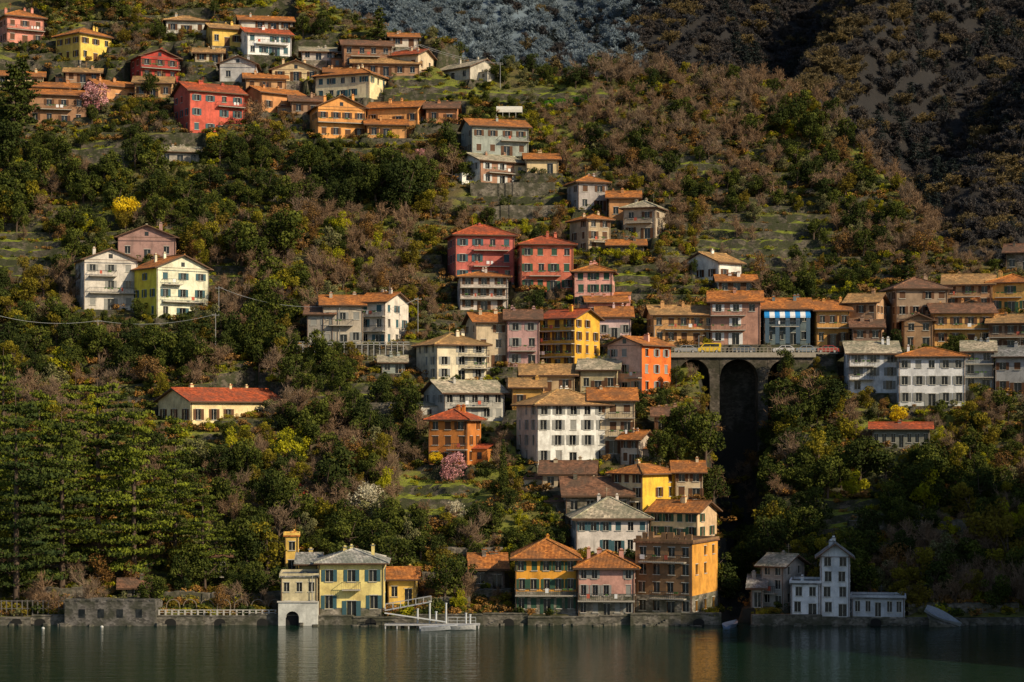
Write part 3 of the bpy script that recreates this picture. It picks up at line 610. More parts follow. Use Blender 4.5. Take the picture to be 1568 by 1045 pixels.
proto('pink',broad(14,4.5,2.2,[bark,mPk],1500,.24));proto('whiteb',broad(15,4,2.3,[bark,mWh],1500,.24));proto('mimosa',broad(16,4.5,2.2,[bark,mMi],1700,.26));proto('redb',broad(17,4,1.9,[bark,mRd],1500,.24))
FIRST={}
def plant(name,key,c,r,hs,w=None,rot=None):
    x,y,z=site(c,r);z=float(hz(x,y));ob=link(bpy.data.objects.new(name,PR[key]));ob.location=(x,y,z-.1)
    ob.scale=(w or hs,w or hs,hs);ob.rotation_euler[2]=random.random()*6.28 if rot is None else rot;FIRST.setdefault(key,ob);return ob
for c,r,s_,k in[(25,930,1.25,'cedar1'),(95,905,1.2,'cedar2'),(150,880,1.22,'cedar1'),(205,890,1.25,'cedar2'),(60,800,1.0,'cedar2'),(268,870,.98,'cedar1'),(5,760,.95,'cedar1'),(115,790,.9,'cedar1'),(310,895,.7,'cedar2'),(-25,860,1.2,'cedar1'),(180,780,.9,'cedar2'),(60,900,.9,'cedar1')]:
    plant('cedar_tree',k,c,r,s_,s_*random.uniform(.8,1.0))
for c,r,s_ in[(500,775,1.5),(505,720,1.0),(560,750,.9),(420,800,1.2),(350,790,1.1),(370,870,1.3),(300,735,.8),(480,600,.7),(620,340,1.8),(575,320,1.6),(650,320,1.6),(600,300,1.4),(540,290,1.3),(450,330,1.3),(440,400,1.6),(400,420,1.5),(370,400,1.3),(420,370,1.3),(340,535,1.2),(390,548,1.4),(430,568,1.4),(250,560,1.2),(210,548,1.2),(300,578,1.1),(490,565,1.2),(520,590,.9),(690,232,1.2),(20,330,1.6),(15,260,1.6),(40,300,1.4),(110,300,1.2),(100,250,1.0),(160,290,1.2),(240,250,1.0),(230,150,.8),(1020,690,1.1),(1050,700,1.2),(1080,715,1.3),(1010,720,.9),(1040,740,.9),(1092,745,1.0),(1200,210,1.3),(1160,215,1.0),(1240,230,1.1),(1220,190,1.1),(1185,700,1.2),(1195,640,1.2)]:
    plant('evergreen_tree',random.choice(['dark1','dark2','dark3']),c,r,s_,s_*random.uniform(.85,1.15))
for c,r,s_ in[(580,62,.9),(178,30,.9),(525,110,.5),(20,230,1.6),(35,200,1.4),(1390,430,.6)]: plant('pine_tree','conif',c,r,s_)
for c,r,s_ in[(770,770,.95),(156,98,.45),(1232,440,.8),(1245,440,.7),(640,640,.4)]: plant('cypress_tree','cypress',c,r,s_,s_*.9)
for c,r,s_,k,nm in[(694,725,1.2,'pink','blossom_tree'),(146,178,1.7,'pink','blossom_tree'),(645,240,.6,'pink','blossom_tree'),(560,795,1.4,'whiteb','white_blossom_bush'),(700,800,.9,'whiteb','white_blossom_bush'),(195,345,1.5,'mimosa','mimosa_tree'),(1372,650,1.0,'mimosa','mimosa_tree'),(328,235,.9,'mimosa','mimosa_tree'),(668,712,.6,'mimosa','mimosa_tree'),(740,690,.5,'mimosa','mimosa_tree'),(696,240,.7,'mimosa','mimosa_tree'),(456,775,1.2,'redb','red_leaf_tree'),(425,745,.8,'redb','red_leaf_tree'),(604,238,.4,'redb','red_leaf_tree'),
    (447,715,1.4,'spring','spring_tree'),(1415,775,1.4,'spring','spring_tree'),(520,430,1.3,'spring','spring_tree'),(95,575,1.3,'spring','spring_tree'),(1520,850,1.6,'olive1','olive_tree'),(1545,880,1.5,'olive2','olive_tree'),(1180,820,1.2,'olive1','olive_tree'),(1440,860,1.0,'silver','silver_olive_tree'),(930,135,1.5,'bare1','bare_tree'),(390,195,1.3,'bare2','bare_tree'),(720,850,1.0,'bare3','bare_tree'),(1240,650,1.5,'bare1','bare_tree'),(290,885,1.3,'olive1','olive_tree'),(410,880,1.2,'olive2','olive_tree'),(480,640,.9,'dry','dry_leaf_tree'),(970,412,.9,'spring','spring_tree'),(650,905,.8,'bare2','bare_tree')]:
    plant(nm,k,c,r,s_)
for i,(k,nm) in enumerate([('sh_d','evergreen_shrub'),('sh_o','olive_shrub'),('sh_b','dry_shrub'),('sh_y','bright_shrub'),('sh_s','silver_shrub')]): plant(nm,k,610+i*22,880,1.3)
def plant_far(name,key,x,y): ob=link(bpy.data.objects.new(name,PR[key]));ob.location=(x,y,float(bgz(x,y))-.3);FIRST[key]=ob
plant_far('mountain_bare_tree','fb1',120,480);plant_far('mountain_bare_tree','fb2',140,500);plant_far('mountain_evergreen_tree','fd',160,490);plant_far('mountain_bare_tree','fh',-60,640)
def scatter(name,key,x,y,z,sc,asp):
    n=len(x)
    if n==0:return
    me=bpy.data.meshes.new(name);me.vertices.add(n);me.vertices.foreach_set('co',np.stack([x,y,z],-1).astype(np.float32).ravel())
    rot=np.zeros((n,3));rot[:,2]=rng.random(n)*6.283;rot[:,0]=rng.normal(size=n)*.06;rot[:,1]=rng.normal(size=n)*.06
    a=me.attributes.new('rot','FLOAT_VECTOR','POINT');a.data.foreach_set('vector',rot.astype(np.float32).ravel())
    b=me.attributes.new('scl','FLOAT_VECTOR','POINT');b.data.foreach_set('vector',np.stack([sc*asp,sc*asp,sc],-1).astype(np.float32).ravel())
    ob=link(bpy.data.objects.new(name,me));ng=bpy.data.node_groups.new(name,'GeometryNodeTree')
    ng.interface.new_socket('Geometry',in_out='INPUT',socket_type='NodeSocketGeometry');ng.interface.new_socket('Geometry',in_out='OUTPUT',socket_type='NodeSocketGeometry')
    N=ng.nodes;gi=N.new('NodeGroupInput');go=N.new('NodeGroupOutput');ip=N.new('GeometryNodeInstanceOnPoints');oi=N.new('GeometryNodeObjectInfo')
    oi.inputs['Object'].default_value=FIRST[key];oi.inputs['As Instance'].default_value=True;oi.transform_space='ORIGINAL'
    r1=N.new('GeometryNodeInputNamedAttribute');r1.data_type='FLOAT_VECTOR';r1.inputs['Name'].default_value='rot'
    r2=N.new('GeometryNodeInputNamedAttribute');r2.data_type='FLOAT_VECTOR';r2.inputs['Name'].default_value='scl'
    L=ng.links;L.new(gi.outputs[0],ip.inputs['Points']);L.new(oi.outputs['Geometry'],ip.inputs['Instance'])
    L.new(r1.outputs['Attribute'],ip.inputs['Rotation']);L.new(r2.outputs['Attribute'],ip.inputs['Scale']);L.new(ip.outputs[0],go.inputs[0])
    md=ob.modifiers.new('scatter','NODES');md.node_group=ng
def cand(sp,x0,x1,y0,y1):
    a=np.arange(x0,x1,sp);b=np.arange(y0,y1,sp);A,B=np.meshgrid(a,b);A=A+rng.uniform(-.5,.5,A.shape)*sp;B=B+rng.uniform(-.5,.5,A.shape)*sp
    return A.ravel(),B.ravel()
def limits(x,y,marg):
    ok=np.ones(len(x),bool);hm=np.full(len(x),99.);col=CX+F*x/(y-CAMY)
    for h in HS:
        dx=x-h['o'][0];dy=y-h['o'][1];c,s_=math.cos(h['phi']),math.sin(h['phi']);lx=dx*c+dy*s_;ly=-dx*s_+dy*c
        ok&=~((lx>-marg)&(lx<h['W']+marg)&(ly>-marg)&(ly<h['D']+marg))
        m=(col>h['x0']-6)&(col<h['x2']+6)&(y<h['ym'])&(y>h['yc']-24)&(ly<2)
        hm=np.where(m,np.minimum(hm,.52*np.maximum(0,h['yc']-y)+1.4),hm)
    ok&=~((y>85.5)&(y<97)&(x>(950-CX)/8.29)&(x<(1300-CX)/8.29))
    gq=(np.abs(x-GX(y))<GW(y)*.9)&(y<88);ok&=~(gq&(rng.random(len(x))<.7))
    mb=(x>bx0-2)&(x<bx1+2)&(y<87)&(y>60);hm=np.where(mb,np.minimum(hm,.5*(87-y)+5),hm)
    return ok,hm
def choose(ws):
    ws=np.array(ws);ws=ws/ws.sum(0);c=np.cumsum(ws,0);u=rng.random(ws.shape[1]);return (u[None]>c).sum(0)
x,y=cand(3.1,-120,140,4,275);col=CX+F*x/(y-CAMY)
m=(col>-60)&(col<1640);x,y,col=x[m],y[m],col[m];z=hz(x,y);row=HR-(z-CAMZ)*F/(y-CAMY)
ok,hm=limits(x,y,1.7);ok&=(z>.8);yc=yrow(np.interp(col,CRC,CRR));ok&=(y<yc+14);md=meadow(col,row)
n1=fbm(x*.045,y*.045,61);n2=fbm(x*.05,y*.05,62);n3=fbm(x*.06,y*.06,66)
vill=((col>640)&(col<1110)&(row>340)&(row<870))|((col<880)&(row<220))|((col>1230)&(row<640)&(row>400))
dens=np.where(vill,.7,.85)*np.where(n2>.6,.6,1.0);dens=np.where((col>860)&(row<440),1.0,dens);dens=np.where((col>1120)&(row>620),.9,dens);dens=np.where((col<560)&(row>300),.92,dens);dens=np.where((col<330)&(row>600),.4,dens)
dens=dens*(1-.85*md);ok&=rng.random(len(x))<dens
UR=((col>850)&(row<440)).astype(float);LB=((col<600)&(row>480)).astype(float);RB=((col>1130)&(row>560)).astype(float);e=np.clip((n1-.48)*9,0,1);one=np.ones(len(x));ol=np.clip((n3-.5)*9,0,1)
keys=['dark1','dark2','dark3','olive1','olive2','silver','spring','bare1','bare2','bare3','dry']
ws=[.55*e+.05+.06*LB+.1*RB,.55*e+.05+.06*LB+.1*RB,.55*e+.05+.06*LB,.08+.25*ol,.08+.25*ol,.07+.14*UR,.04+.08*ol,.42*(1-e)+.3*UR,.42*(1-e)+.3*UR,.3*(1-e)+.3*UR,.22*(1-e)+.2*UR]
ch=choose(ws);ht=np.array([7.6,8.4,6.6,6.6,7.4,6,5.5,9.5,8.5,10.5,6])[ch]
sc=rng.uniform(.45,1.15,len(x))*np.where(vill,.7,1.0);sc=np.where((UR>0)&(ch<7),sc*.8,sc)
sc=np.minimum(sc,hm/ht);ok&=sc>.2
nmz={'dark':'evergreen_woodland','olive':'olive_grove','silver':'silver_olive_grove','spring':'spring_woodland','bare':'bare_woodland','dry':'dry_leaf_woodland'}
for i,k in enumerate(keys):
    q=ok&(ch==i);scatter(nmz[k.rstrip('123')],k,x[q],y[q],z[q]-.15,sc[q],rng.uniform(.8,1.2,q.sum()))
x,y=cand(1.45,-120,130,1.0,250);col=CX+F*x/(y-CAMY);m=(col>-30)&(col<1610);x,y,col=x[m],y[m],col[m];z=hz(x,y)
ok,hm=limits(x,y,.6);row=HR-(z-CAMZ)*F/(y-CAMY);md=meadow(col,row);yc=yrow(np.interp(col,CRC,CRR));ok&=(y<yc+6)
ok&=(z>.7)&(rng.random(len(x))<np.where(fbm(x*.06,y*.06,70)>.5,.9,.6)*(1-.6*md));n1=fbm(x*.05,y*.05,61)
ch=choose([.35*(1-.5*md),.3+0*x,.25+.25*(n1<.5),.1+.15*md,.14+0*x]);sc=rng.uniform(.4,1.35,len(x))*(1-.4*md);sc=np.minimum(sc,np.maximum(.35,hm/1.3))
for i,k in enumerate(['sh_d','sh_o','sh_b','sh_y','sh_s']):
    q=ok&(ch==i);scatter(['evergreen_undergrowth','olive_undergrowth','dry_undergrowth','bright_undergrowth','silver_undergrowth'][i],k,x[q],y[q],z[q]-.1,sc[q],rng.uniform(.9,1.5,q.sum()))
x,y=cand(6,88,135,-90,45);z=hz(x,y);q=z>1;scatter('shade_headland_woodland','dark1',x[q],y[q],z[q]-.3,rng.uniform(.7,1.2,q.sum()),rng.uniform(.9,1.4,q.sum()))  # trees on the added off-frame headland
x,y=cand(4.5,-230,330,300,860);col=CX+F*x/(y-CAMY);z=bgz(x,y);row=HR-(z-CAMZ)*F/(y-CAMY)
m=(col>400)&(col<1620)&(row>-40)&(row<np.interp(col,CRC,CRR)+25);x,y,z,col,row=x[m],y[m],z[m],col[m],row[m];n1=fbm(x*.015,y*.015,80)
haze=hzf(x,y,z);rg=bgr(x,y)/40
ch=choose([.8+0*x,.1+1.1*ss((rg-.6)/.35),(.03+.2*(n1>.57))*(1-ss((rg-.4)/.4))*(1-haze),6*haze]);sc=rng.uniform(.6,1.15,len(x))  # brown set paints sunlight along the ridges, bluish set paints haze
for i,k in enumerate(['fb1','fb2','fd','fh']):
    q=(ch==i);scatter(['mountain_bare_forest','mountain_sunlit_tone_forest','mountain_evergreen_forest','mountain_haze_tinted_forest'][i],k,x[q],y[q],z[q]-.3,sc[q],rng.uniform(1.0,1.6,q.sum()))
# ------------------------------------------------------------ bridge and road
asph=plain((.06,.06,.06),.9,'asphalt',.2);conc=plain((.34,.3,.24),.9,'weathered_concrete',.35)
g=Geo();g.box((950-CX)/8.29,(1300-CX)/8.29,87.3,93.4,ROADZ-.1,ROADZ+.03);road=g.obj('road',[asph])
g=Geo();g.box((950-CX)/8.29,(1300-CX)/8.29,90.3,90.42,ROADZ+.034,ROADZ+.038);g.obj('road_centre_line',[white])
g=Geo();by0,by1=86.6,94.2
g.box(bx0-1,bx1+1,by0-.3,by1,ROADZ-.75,ROADZ-.11,0)
g.box(bx0-9,bx1+5,by0-.28,by0,ROADZ-.1,ROADZ+.12,0)
for i in range(56):
    xx=bx0-9+i*(bx1-bx0+14)/55;g.box(xx-.05,xx+.05,by0-.2,by0-.1,ROADZ+.12,ROADZ+1.0,0)
for zz in(.55,1.0): g.box(bx0-9,bx1+5,by0-.19,by0-.11,ROADZ+zz-.04,ROADZ+zz+.04,0)
xs=[bx0,(1094-CX)/8.29,(1168-CX)/8.29,bx1];pw=1.8
for xx in xs: g.box(xx-pw/2,xx+pw/2,by0+.2,by1-.3,14,ROADZ-.752,1)
g.box(xs[0],xs[2],by1-3,by1-.35,12,ROADZ-.9,2)  # back wall in darker stone, standing in for shadow under the deck
for a,b in zip(xs,xs[1:]):
    a+=pw/2;b-=pw/2;n=18;top=ROADZ-.753
    for i in range(n):
        u0,u1=i/n,(i+1)/n;f=lambda u:ROADZ-4.4+3.3*math.sqrt(max(0,1-(2*u-1)**2))
        xa,xb=a+(b-a)*u0,a+(b-a)*u1
        g.face([(xa,by0+.15,f(u0)),(xb,by0+.15,f(u1)),(xb,by0+.15,top),(xa,by0+.15,top)],1)
        g.face([(xa,by0+.15,f(u0)),(xa,by1-.5,f(u0)),(xb,by1-.5,f(u1)),(xb,by0+.15,f(u1))],1)
g.obj('arched_road_bridge',[conc,stonem((.12,.1,.08)),stonem((.06,.053,.042))])
def car(name,x,y,z,colr,van=False):
    g=Geo();w=.86
    pr=[(0,.32),(-.03,.72),(.1,.9),(.95,1.0),(1.55,1.45),(3.1,1.48),(3.85,1.02),(4.25,.9),(4.3,.32)] if not van else [(0,.35),(0,.95),(.5,1.15),(1.1,1.8),(1.4,1.9),(4.2,1.9),(4.3,1.7),(4.3,.35)]
    n=len(pr)
    for s in(-w,w): g.face([(a,s,b) for a,b in (pr if s<0 else pr[::-1])],0)
    for i in range(n): a,b=pr[i],pr[(i+1)%n];g.face([(a[0],-w,a[1]),(a[0],w,a[1]),(b[0],w,b[1]),(b[0],-w,b[1])],0)
    win=[(1.15,1.03),(1.62,1.38),(3.02,1.4),(3.6,1.03)] if not van else [(.75,1.2),(1.2,1.72),(3.9,1.72),(3.9,1.2)]
    for s in(-w-.008,w+.008): g.face([(a,s,b) for a,b in win],1)
    for s in(-w-.012,w+.012): g.face([(2.2,s,1.0),(2.2,s,1.42),(2.3,s,1.42),(2.3,s,1.0)],0)
    a,b=(pr[3],pr[4]) if not van else (pr[2],pr[3]);g.face([(a[0]-.02,-w+.1,a[1]+.03),(a[0]-.02,w-.1,a[1]+.03),(b[0]-.03,w-.15,b[1]-.03),(b[0]-.03,-w+.15,b[1]-.03)],1)
    for cx in(.85,3.45):
        for s in(-w-.02,w-.18): g.cyl((cx,s,.33),.33,.2,14,'y',mi=2);g.cyl((cx,s-.01,.33),.18,.22,10,'y',mi=3)
    g.box(-.06,.04,-w+.05,w-.05,.32,.5,2);g.box(4.27,4.36,-w+.05,w-.05,.32,.5,2)
    return g.obj(name,[plain(colr,.3,'car_paint',.05),glassm(),plain((.02,.02,.02),.8,'tyre'),plain((.4,.4,.4),.3,'hubcap')],None,(x,y,z))
for c,cl,v in[(1066,(.75,.5,.02),True),(1030,(.3,.32,.34),False),(1118,(.1,.12,.15),False),(1180,(.55,.55,.55),False),(1212,(.2,.25,.3),False),(1245,(.35,.05,.04),False)]:
    car('parked_van' if v else 'parked_car',(c-CX)/8.2,88.5,ROADZ+.035,cl,v)
# ------------------------------------------------------------ shoreline
def X0(c,y=0.):return (c-CX)*(y-CAMY)/F
sea=stonem((.16,.145,.12));R=random.Random(4);g=Geo();c=-700
while c<1104:
    c2=min(1104,c+R.uniform(35,95));zt=R.uniform(.9,1.6);yf=-R.uniform(.4,1.3);g.box(X0(c),X0(c2)-.004,yf,.32,-2.5,zt,0);g.box(X0(c),X0(c2)-.004,yf-.1,.45,zt+.002,zt+.14,0);c=c2
c=1150
while X0(c)<88:
    c2=c+R.uniform(40,80);zt=R.uniform(.8,1.5);g.box(X0(c),X0(c2)-.004,-R.uniform(.4,1.0),.32,-2.5,zt,0);c=c2
for c0 in(690,742,1000):
    for i in range(5): g.box(X0(c0)+i*.4,X0(c0)+i*.4+.396,-2.6,-1.31,-2.5,.1+i*.2,0)
for c0 in(20,56,255,330,395,560,770,1060,1330): # near-black arch panels in front of the wall, painting recess shade
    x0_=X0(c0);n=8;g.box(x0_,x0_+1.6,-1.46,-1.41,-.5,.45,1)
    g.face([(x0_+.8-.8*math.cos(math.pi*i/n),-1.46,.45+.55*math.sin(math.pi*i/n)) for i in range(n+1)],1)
g.obj('stone_sea_wall',[sea,plain((.015,.015,.014),.9,'painted_recess_shade')])
rw=random.Random(8);g=Geo()
for i in range(70):
    c0=rw.uniform(0,1104) if i<48 else rw.uniform(1150,1560);xx=X0(c0);s_=rw.uniform(.3,.8);yy=-1.6-rw.random()*1.2;pts=[(xx+s_*math.cos(a)*rw.uniform(.7,1.1),yy+s_*.7*math.sin(a)*rw.uniform(.7,1.1)) for a in np.arange(6)*math.pi/3]
    hh=rw.uniform(.1,.45);g.face([(a,b,hh) for a,b in pts])
    for k in range(6): a,b=pts[k],pts[(k+1)%6];g.face([(a[0]*1.0,a[1]-.1,-.8),(b[0],b[1]-.1,-.8),(b[0],b[1],hh),(a[0],a[1],hh)])
g.obj('shore_rocks',[stonem((.13,.12,.1))])
for (ca,cb,yy,hh) in[(640,720,5,2.4),(700,782,9,2.2),(0,130,8,3.2),(250,430,7,2.6),(590,780,16,2.5),(1150,1390,8,2.0),(1390,1560,3,2.0),(600,770,24,2.0),(1175,1300,22,2.2),(1300,1480,32,2.2),(20,200,18,2.6),(590,760,32,2.2),(440,620,73,2.4),(450,640,95,2.6),(700,860,150,2.2),(720,850,157,2.2)]:
    g=Geo();n=12
    for i in range(n):
        u0,u1=ca+(cb-ca)*i/n,ca+(cb-ca)*(i+1)/n;xa,xb=X0(u0,yy),X0(u1,yy);zz=float(P(yy));yo=math.sin(i*.7)*.25
        g.box(xa,xb-.003,yy-.5+yo,yy+1.6+yo,zz-2.5,zz+hh*.55+.12*math.sin(i*1.3),0)
    g.obj('stone_retaining_wall',[stonem((.19,.165,.13))])
g=Geo();a,b=X0(104),X0(242);g.box(a,b,-2.2,-1.31,-2,3.6,0);g.box(a,b,-1.308,4,-2,3.55,0)
for i in range(9): xx=a+(b-a)*i/8.5;g.box(xx,xx+.7,-2.3,-1.4,3.602,3.8,0)
for i in range(4): xx=a+2+i*2.7;g.box(xx,xx+.9,-2.24,-2.19,1.2,2.4,1)
g.obj('stone_boat_shed',[stonem((.13,.12,.11)),glassm()])
g=Geo();n=18
for i in range(n+1):
    xx=X0(244)+(X0(422)-X0(244))*i/n;g.box(xx-.12,xx+.12,-.3,-.05,1.2,2.15,0)
g.beam((X0(244),-.18,2.1),(X0(422),-.18,2.1),.14,.12);g.beam((X0(244),-.18,1.75),(X0(422),-.18,1.75),.08,.08);g.obj('lakeside_balustrade',[plain((.42,.4,.36),.8,'pale_stone')])
g=Geo()
for i in range(7):
    c=255+i*26;x0,x1=X0(c,3),X0(c+20,3)
    for k in range(10):
        a0,a1=math.pi*k/10,math.pi*(k+1)/10;mx=(x0+x1)/2;rr=(x1-x0)/2
        g.beam((mx-rr*math.cos(a0),3,2.4+rr*math.sin(a0)),(mx-rr*math.cos(a1),3,2.4+rr*math.sin(a1)),.12,.12)
    for xx in(x0,x1): g.beam((xx,3,1.0),(xx,3,2.4),.12,.12)
g.obj('garden_pergola',[plain((.2,.16,.12),.8,'weathered_wood')])
g=Geo()
for i in range(14): c=2+i*8;g.beam((X0(c,1),1,1),(X0(c,1),1,3.4),.14,.14)
g.beam((X0(0,1),1,3.3),(X0(108,1),1,3.3),.1,.1);g.beam((X0(0,1),1,2.2),(X0(108,1),1,2.2),.08,.08);g.obj('garden_fence',[plain((.13,.12,.11),.8,'fence_wood')])
E=empty('villa_water_gate',(X0(428),-1.6,0));g=Geo();w=5.6;g2=Geo();n=10;cx0=2.0;rr=.95
for i in range(n):
    a0,a1=math.pi*i/n,math.pi*(i+1)/n;xa,xb=cx0-rr*math.cos(a0),cx0-rr*math.cos(a1);g.face([(xa,0,1.1+rr*math.sin(a0)),(xb,0,1.1+rr*math.sin(a1)),(xb,0,3.3),(xa,0,3.3)]);g.face([(xa,0,1.1+rr*math.sin(a0)),(xa,.9,1.1+rr*math.sin(a0)),(xb,.9,1.1+rr*math.sin(a1)),(xb,0,1.1+rr*math.sin(a1))])
g.face([(0,0,-1),(cx0-rr,0,-1),(cx0-rr,0,3.3),(0,0,3.3)]);g.face([(cx0+rr,0,-1),(w,0,-1),(w,0,3.3),(cx0+rr,0,3.3)]);g.face([(0,0,3.3),(w,0,3.3),(w,1.8,3.3),(0,1.8,3.3)]);g.face([(w,0,-1),(w,1.8,-1),(w,1.8,3.3),(w,0,3.3)]);g.face([(0,0,-1),(0,0,3.3),(0,1.8,3.3),(0,1.8,-1)])
g.face([(cx0-rr,.9,-1),(cx0+rr,.9,-1),(cx0+rr,.9,2.2),(cx0-rr,.9,2.2)],1);g.obj('portal_wall',[wallm((.6,.6,.55)),plain((.02,.02,.02),.9,'painted_recess_shade')],E)  # near-black back panel paints the shade inside the arch
g2.box(-.15,w+.15,-.15,.15,3.303,3.5);g2.obj('coping',[plain((.5,.47,.42),.8,'pale_stone')],E)
# jetty
E=empty('boat_jetty',(X0(590,-4),-5,0));g=Geo();Lj=13.4
g.box(0,Lj,-1,.9,.45,.62)
for i in range(9): xx=i*Lj/8.2;g.cyl((xx+.1,-.85,-2),.1,2.4,8);g.cyl((xx+.1,.75,-2),.1,2.4,8)
g.beam((0,1.1,2.4),(6.5,.2,3.7),1.0,.14);
for yy in(-.35,.65): 
    g.beam((0,yy+.9,3.3),(6.5,yy,4.5),.06,.06)
    for i in range(7): u=i/6;g.beam((6.5*u,yy+.9*(1-u),2.4+1.3*u),(6.5*u,yy+.9*(1-u),3.3+1.2*u),.05,.05)
g.obj('deck',[plain((.42,.42,.42),.7,'grey_planks')],E);g=Geo()
for xx,hh in((4.6,2.6),(6.3,3.7),(7.2,2.2),(8.6,3.4),(11.4,2.0),(12.0,1.8)): g.cyl((xx,.3,-2),.13,hh+2,10);g.cyl((xx,.3,hh),.18,.12,10)
for xx in(8.9,10.2,12.8): g.beam((xx,-.8,.62),(xx,-.8,1.6),.06,.06)
g.beam((8.9,-.8,1.6),(12.8,-.8,1.6),.06,.06);g.beam((8.9,-.8,1.1),(12.8,-.8,1.1),.05,.05);g.beam((0,-.8,2.2),(8.6,-.3,.9),.9,.1);g.obj('white_posts',[plain((.5,.52,.53),.6,'worn_white_paint')],E)
def boat(c,yy,zz,rz,tilt=(0,0),col=white):
    g=Geo();n=10;prev=None
    for i in range(n+1):
        u=i/n;w=max(1.0*math.sin(math.pi*min(1,.18+u*.82)**.9) if u<1 else .02,.02);xx=-2.7+5.4*u;sh_=.25*u*u
        ring=[(xx,-w,.75+sh_),(xx,-w*.7,.2+sh_*.6),(xx,0,sh_*.8),(xx,w*.7,.2+sh_*.6),(xx,w,.75+sh_),(xx,w*.8,.68+sh_),(xx,0,.4+sh_),(xx,-w*.8,.68+sh_)]
        if prev:
            for k in range(8): g.face([prev[k],prev[(k+1)%8],ring[(k+1)%8],ring[k]],0 if k in(0,1,2,3) else 1)
        else: g.face(ring,0)
        prev=ring
    for xx in(-1,.4): g.box(xx,xx+.3,-.75,.75,.55,.6,1)
    b=g.obj('rowing_boat',[col,plain((.25,.27,.3),.6,'boat_interior')],None,(X0(c,yy),yy,zz),rz);b.rotation_euler[0]=tilt[0];b.rotation_euler[1]=tilt[1]
boat(1442,-1.8,.9,-.25,(.5,.45),plain((.4,.42,.44),.5,'grey_white_hull'));boat(672,-8,-.2,.3,col=plain((.3,.32,.35),.5,'grey_hull'));boat(700,-7.2,-.2,-.2,col=plain((.45,.45,.44),.5,'pale_hull'));boat(1120,-3,-.2,1.2,col=plain((.1,.15,.25),.5,'blue_hull'))
g=Geo();g.face([(X0(1415),.0,2.3),(X0(1475),.0,.3),(X0(1475),-3.5,-.6),(X0(1415),-3.5,1.1)]);g.face([(X0(1415),-3.5,1.1),(X0(1475),-3.5,-.6),(X0(1475),-3.5,-2),(X0(1415),-3.5,-2)]);g.obj('boat_slipway',[sea])
for c,yy in((66,-6),(156,-4)):
    g=Geo();xx=X0(c,yy)
    for i in range(5):
        a0,a1=-1.2+i*.5,-1.2+(i+1)*.5;g.cyl((0,0,.05+.22*math.sin(a0)),.24*math.cos(a0),.22*(math.sin(a1)-math.sin(a0)),10,r2=.24*math.cos(a1))
    g.obj('mooring_buoy',[plain((.5,.5,.48),.5,'buoy_plastic')],None,(xx,yy,0))
def pole(name,c,r,h,arm=False):
    x,y,z=site(c,r);z=float(hz(x,y));g=Geo();g.cyl((0,0,-.5),.09,h+.5,8,r2=.06)
    if arm: g.beam((-.7,0,h-.4),(.7,0,h-.4),.1,.1);[g.cyl((q,0,h-.35),.05,.2,6) for q in(-.6,0,.6)]
    else: g.beam((0,0,h),(.9,0,h+.1),.06,.06);g.box(.6,1.1,-.1,.1,h+.02,h+.14)
    g.obj(name,[plain((.25,.25,.24),.6,'galvanised_steel')],None,(x,y,z));return Vector((x,y,z+h-.2))
pole('street_lamp',701,905,5.2);pole('street_lamp',478,946,6.5);pole('street_lamp',1070,540,5);pole('street_lamp',1002,535,5)
def cable(a,b,sag,name='power_cable'):
    cu=bpy.data.curves.new(name,'CURVE');cu.dimensions='3D';cu.bevel_depth=.035;sp=cu.splines.new('POLY');n=16;sp.points.add(n)
    for i in range(n+1): u=i/n;p=a.lerp(b,u);sp.points[i].co=(p.x,p.y,p.z-sag*4*u*(1-u),1)
    cu.materials.append(plain((.45,.45,.43),.5,'cable_sheath'));link(bpy.data.objects.new(name,cu))
pp=[pole('utility_pole',c,r,h,True) for c,r,h in((488,88,7),(640,105,8),(766,128,6))];cable(pp[0],pp[1],2);cable(pp[1],pp[2],1);cable(pp[0]+Vector((.6,0,.1)),pp[1]+Vector((.6,0,.1)),1.7);cable(pp[1]+Vector((.6,0,.1)),pp[2]+Vector((.6,0,.1)),.8)
pp=[pole('utility_pole',c,r,h,True) for c,r,h in((-20,535,8),(150,540,8),(330,560,9))];cable(pp[0],pp[1],1.2);cable(pp[1],pp[2],1.2)
pp=[pole('utility_pole',c,r,h,True) for c,r,h in((335,500,8),(520,530,8),(640,520,8))];cable(pp[0],pp[1],1.6);cable(pp[1],pp[2],1.6)
g=Geo();pts=[site(c,533) for c in range(448,632,9)]
for a,b in zip(pts,pts[1:]):
    for dz in(.55,1.0): g.beam((a[0],a[1]-3,a[2]+dz),(b[0],b[1]-3,b[2]+dz),.12,.1)
    g.beam((a[0],a[1]-3,a[2]-2.5),(a[0],a[1]-3,a[2]+1.05),.12,.12)
g.obj('road_guard_rail',[plain((.42,.42,.4),.5,'rail_steel')])
def at(c,r):x,y,z=site(c,r);return Vector((x,y,float(hz(x,y))))
T=TB();L=at(806,152);R_=at(900,152);C=[L+(R_-L)*u+Vector((0,0,.7)) for u in np.linspace(0,1,40)]
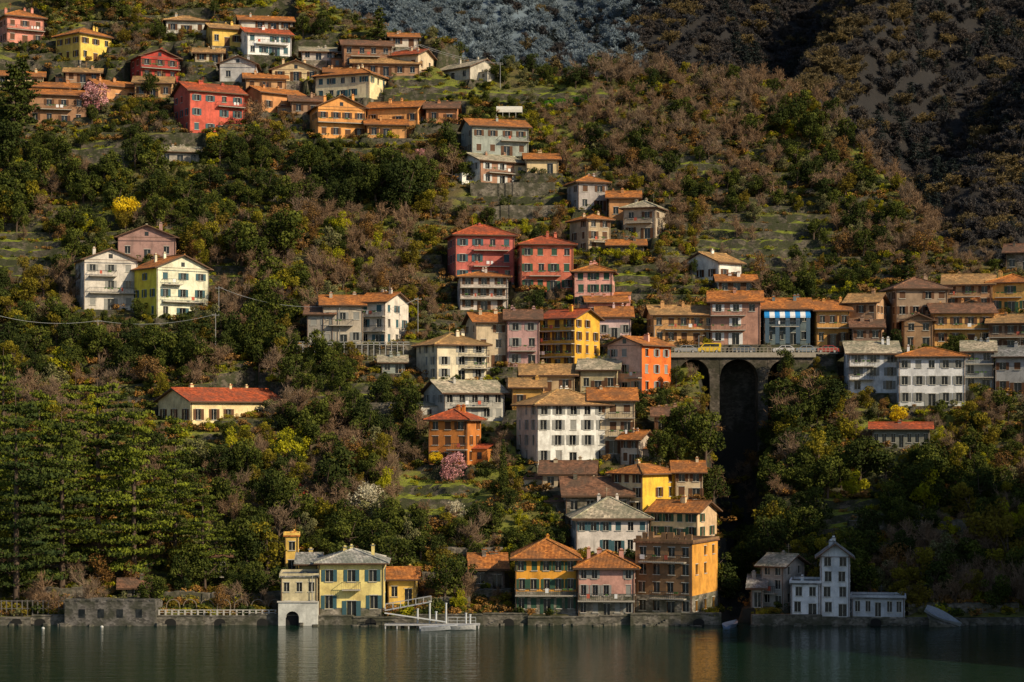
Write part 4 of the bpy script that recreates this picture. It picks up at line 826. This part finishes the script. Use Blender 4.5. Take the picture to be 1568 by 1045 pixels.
T.leaves([np.array(c) for c in C],[.8]*40,7000,.22,0,.9,5);me=T.mesh('garden_hedge',[leafm('hedge_green',(.05,.18,.01),(.15,.4,.02),.3)]);link(bpy.data.objects.new('garden_hedge',me))
a=at(760,168);g=Geo();n=8;Lg=6
for i in range(n):
    a0,a1=math.pi*i/n,math.pi*(i+1)/n;g.face([(0,-1.5*math.cos(a0),1.6*math.sin(a0)+.3),(Lg,-1.5*math.cos(a0),1.6*math.sin(a0)+.3),(Lg,-1.5*math.cos(a1),1.6*math.sin(a1)+.3),(0,-1.5*math.cos(a1),1.6*math.sin(a1)+.3)])
for x_ in(0,Lg): g.face([(x_,-1.5*math.cos(math.pi*i/n),1.6*math.sin(math.pi*i/n)+.3) for i in range(n+1)])
for i in range(5): g.box(i*1.5-.04,i*1.5+.04,-1.56,-1.5,-1,.3)
g.obj('polytunnel_greenhouse',[plain((.6,.58,.5),.4,'polythene')],None,a+Vector((0,0,-.1)))
# ------------------------------------------------------------ light, world, camera
to=Vector((.84,-.54,0)).normalized();el=math.radians(31);d=Vector((to.x*math.cos(el),to.y*math.cos(el),math.sin(el)))
ld=bpy.data.lights.new('sun','SUN');ld.energy=5.0;ld.angle=math.radians(.5);ld.color=(1,.83,.58);lo=link(bpy.data.objects.new('sun',ld));lo.rotation_euler=(-d).to_track_quat('-Z','Y').to_euler();lo.location=(200,-100,200)
w=bpy.data.worlds.new('World');SC.world=w;w.use_nodes=True;nt=w.node_tree;bgn=nt.nodes['Background'];sk=nt.nodes.new('ShaderNodeTexSky');sk.sky_type='NISHITA';sk.sun_disc=False
sk.sun_elevation=el;sk.sun_rotation=math.atan2(d.x,d.y);nt.links.new(sk.outputs[0],bgn.inputs[0]);bgn.inputs[1].default_value=.1
cd=bpy.data.cameras.new('camera');cd.sensor_width=36;cd.lens=36*F/1568;cd.shift_y=(HR-522.5)/1568;cd.clip_end=6000;cd.clip_start=1
co=link(bpy.data.objects.new('camera',cd));co.location=(0,CAMY,CAMZ);co.rotation_euler=(math.pi/2,0,0);SC.camera=co
SC.view_settings.view_transform='Standard';SC.view_settings.look='None';SC.view_settings.exposure=0
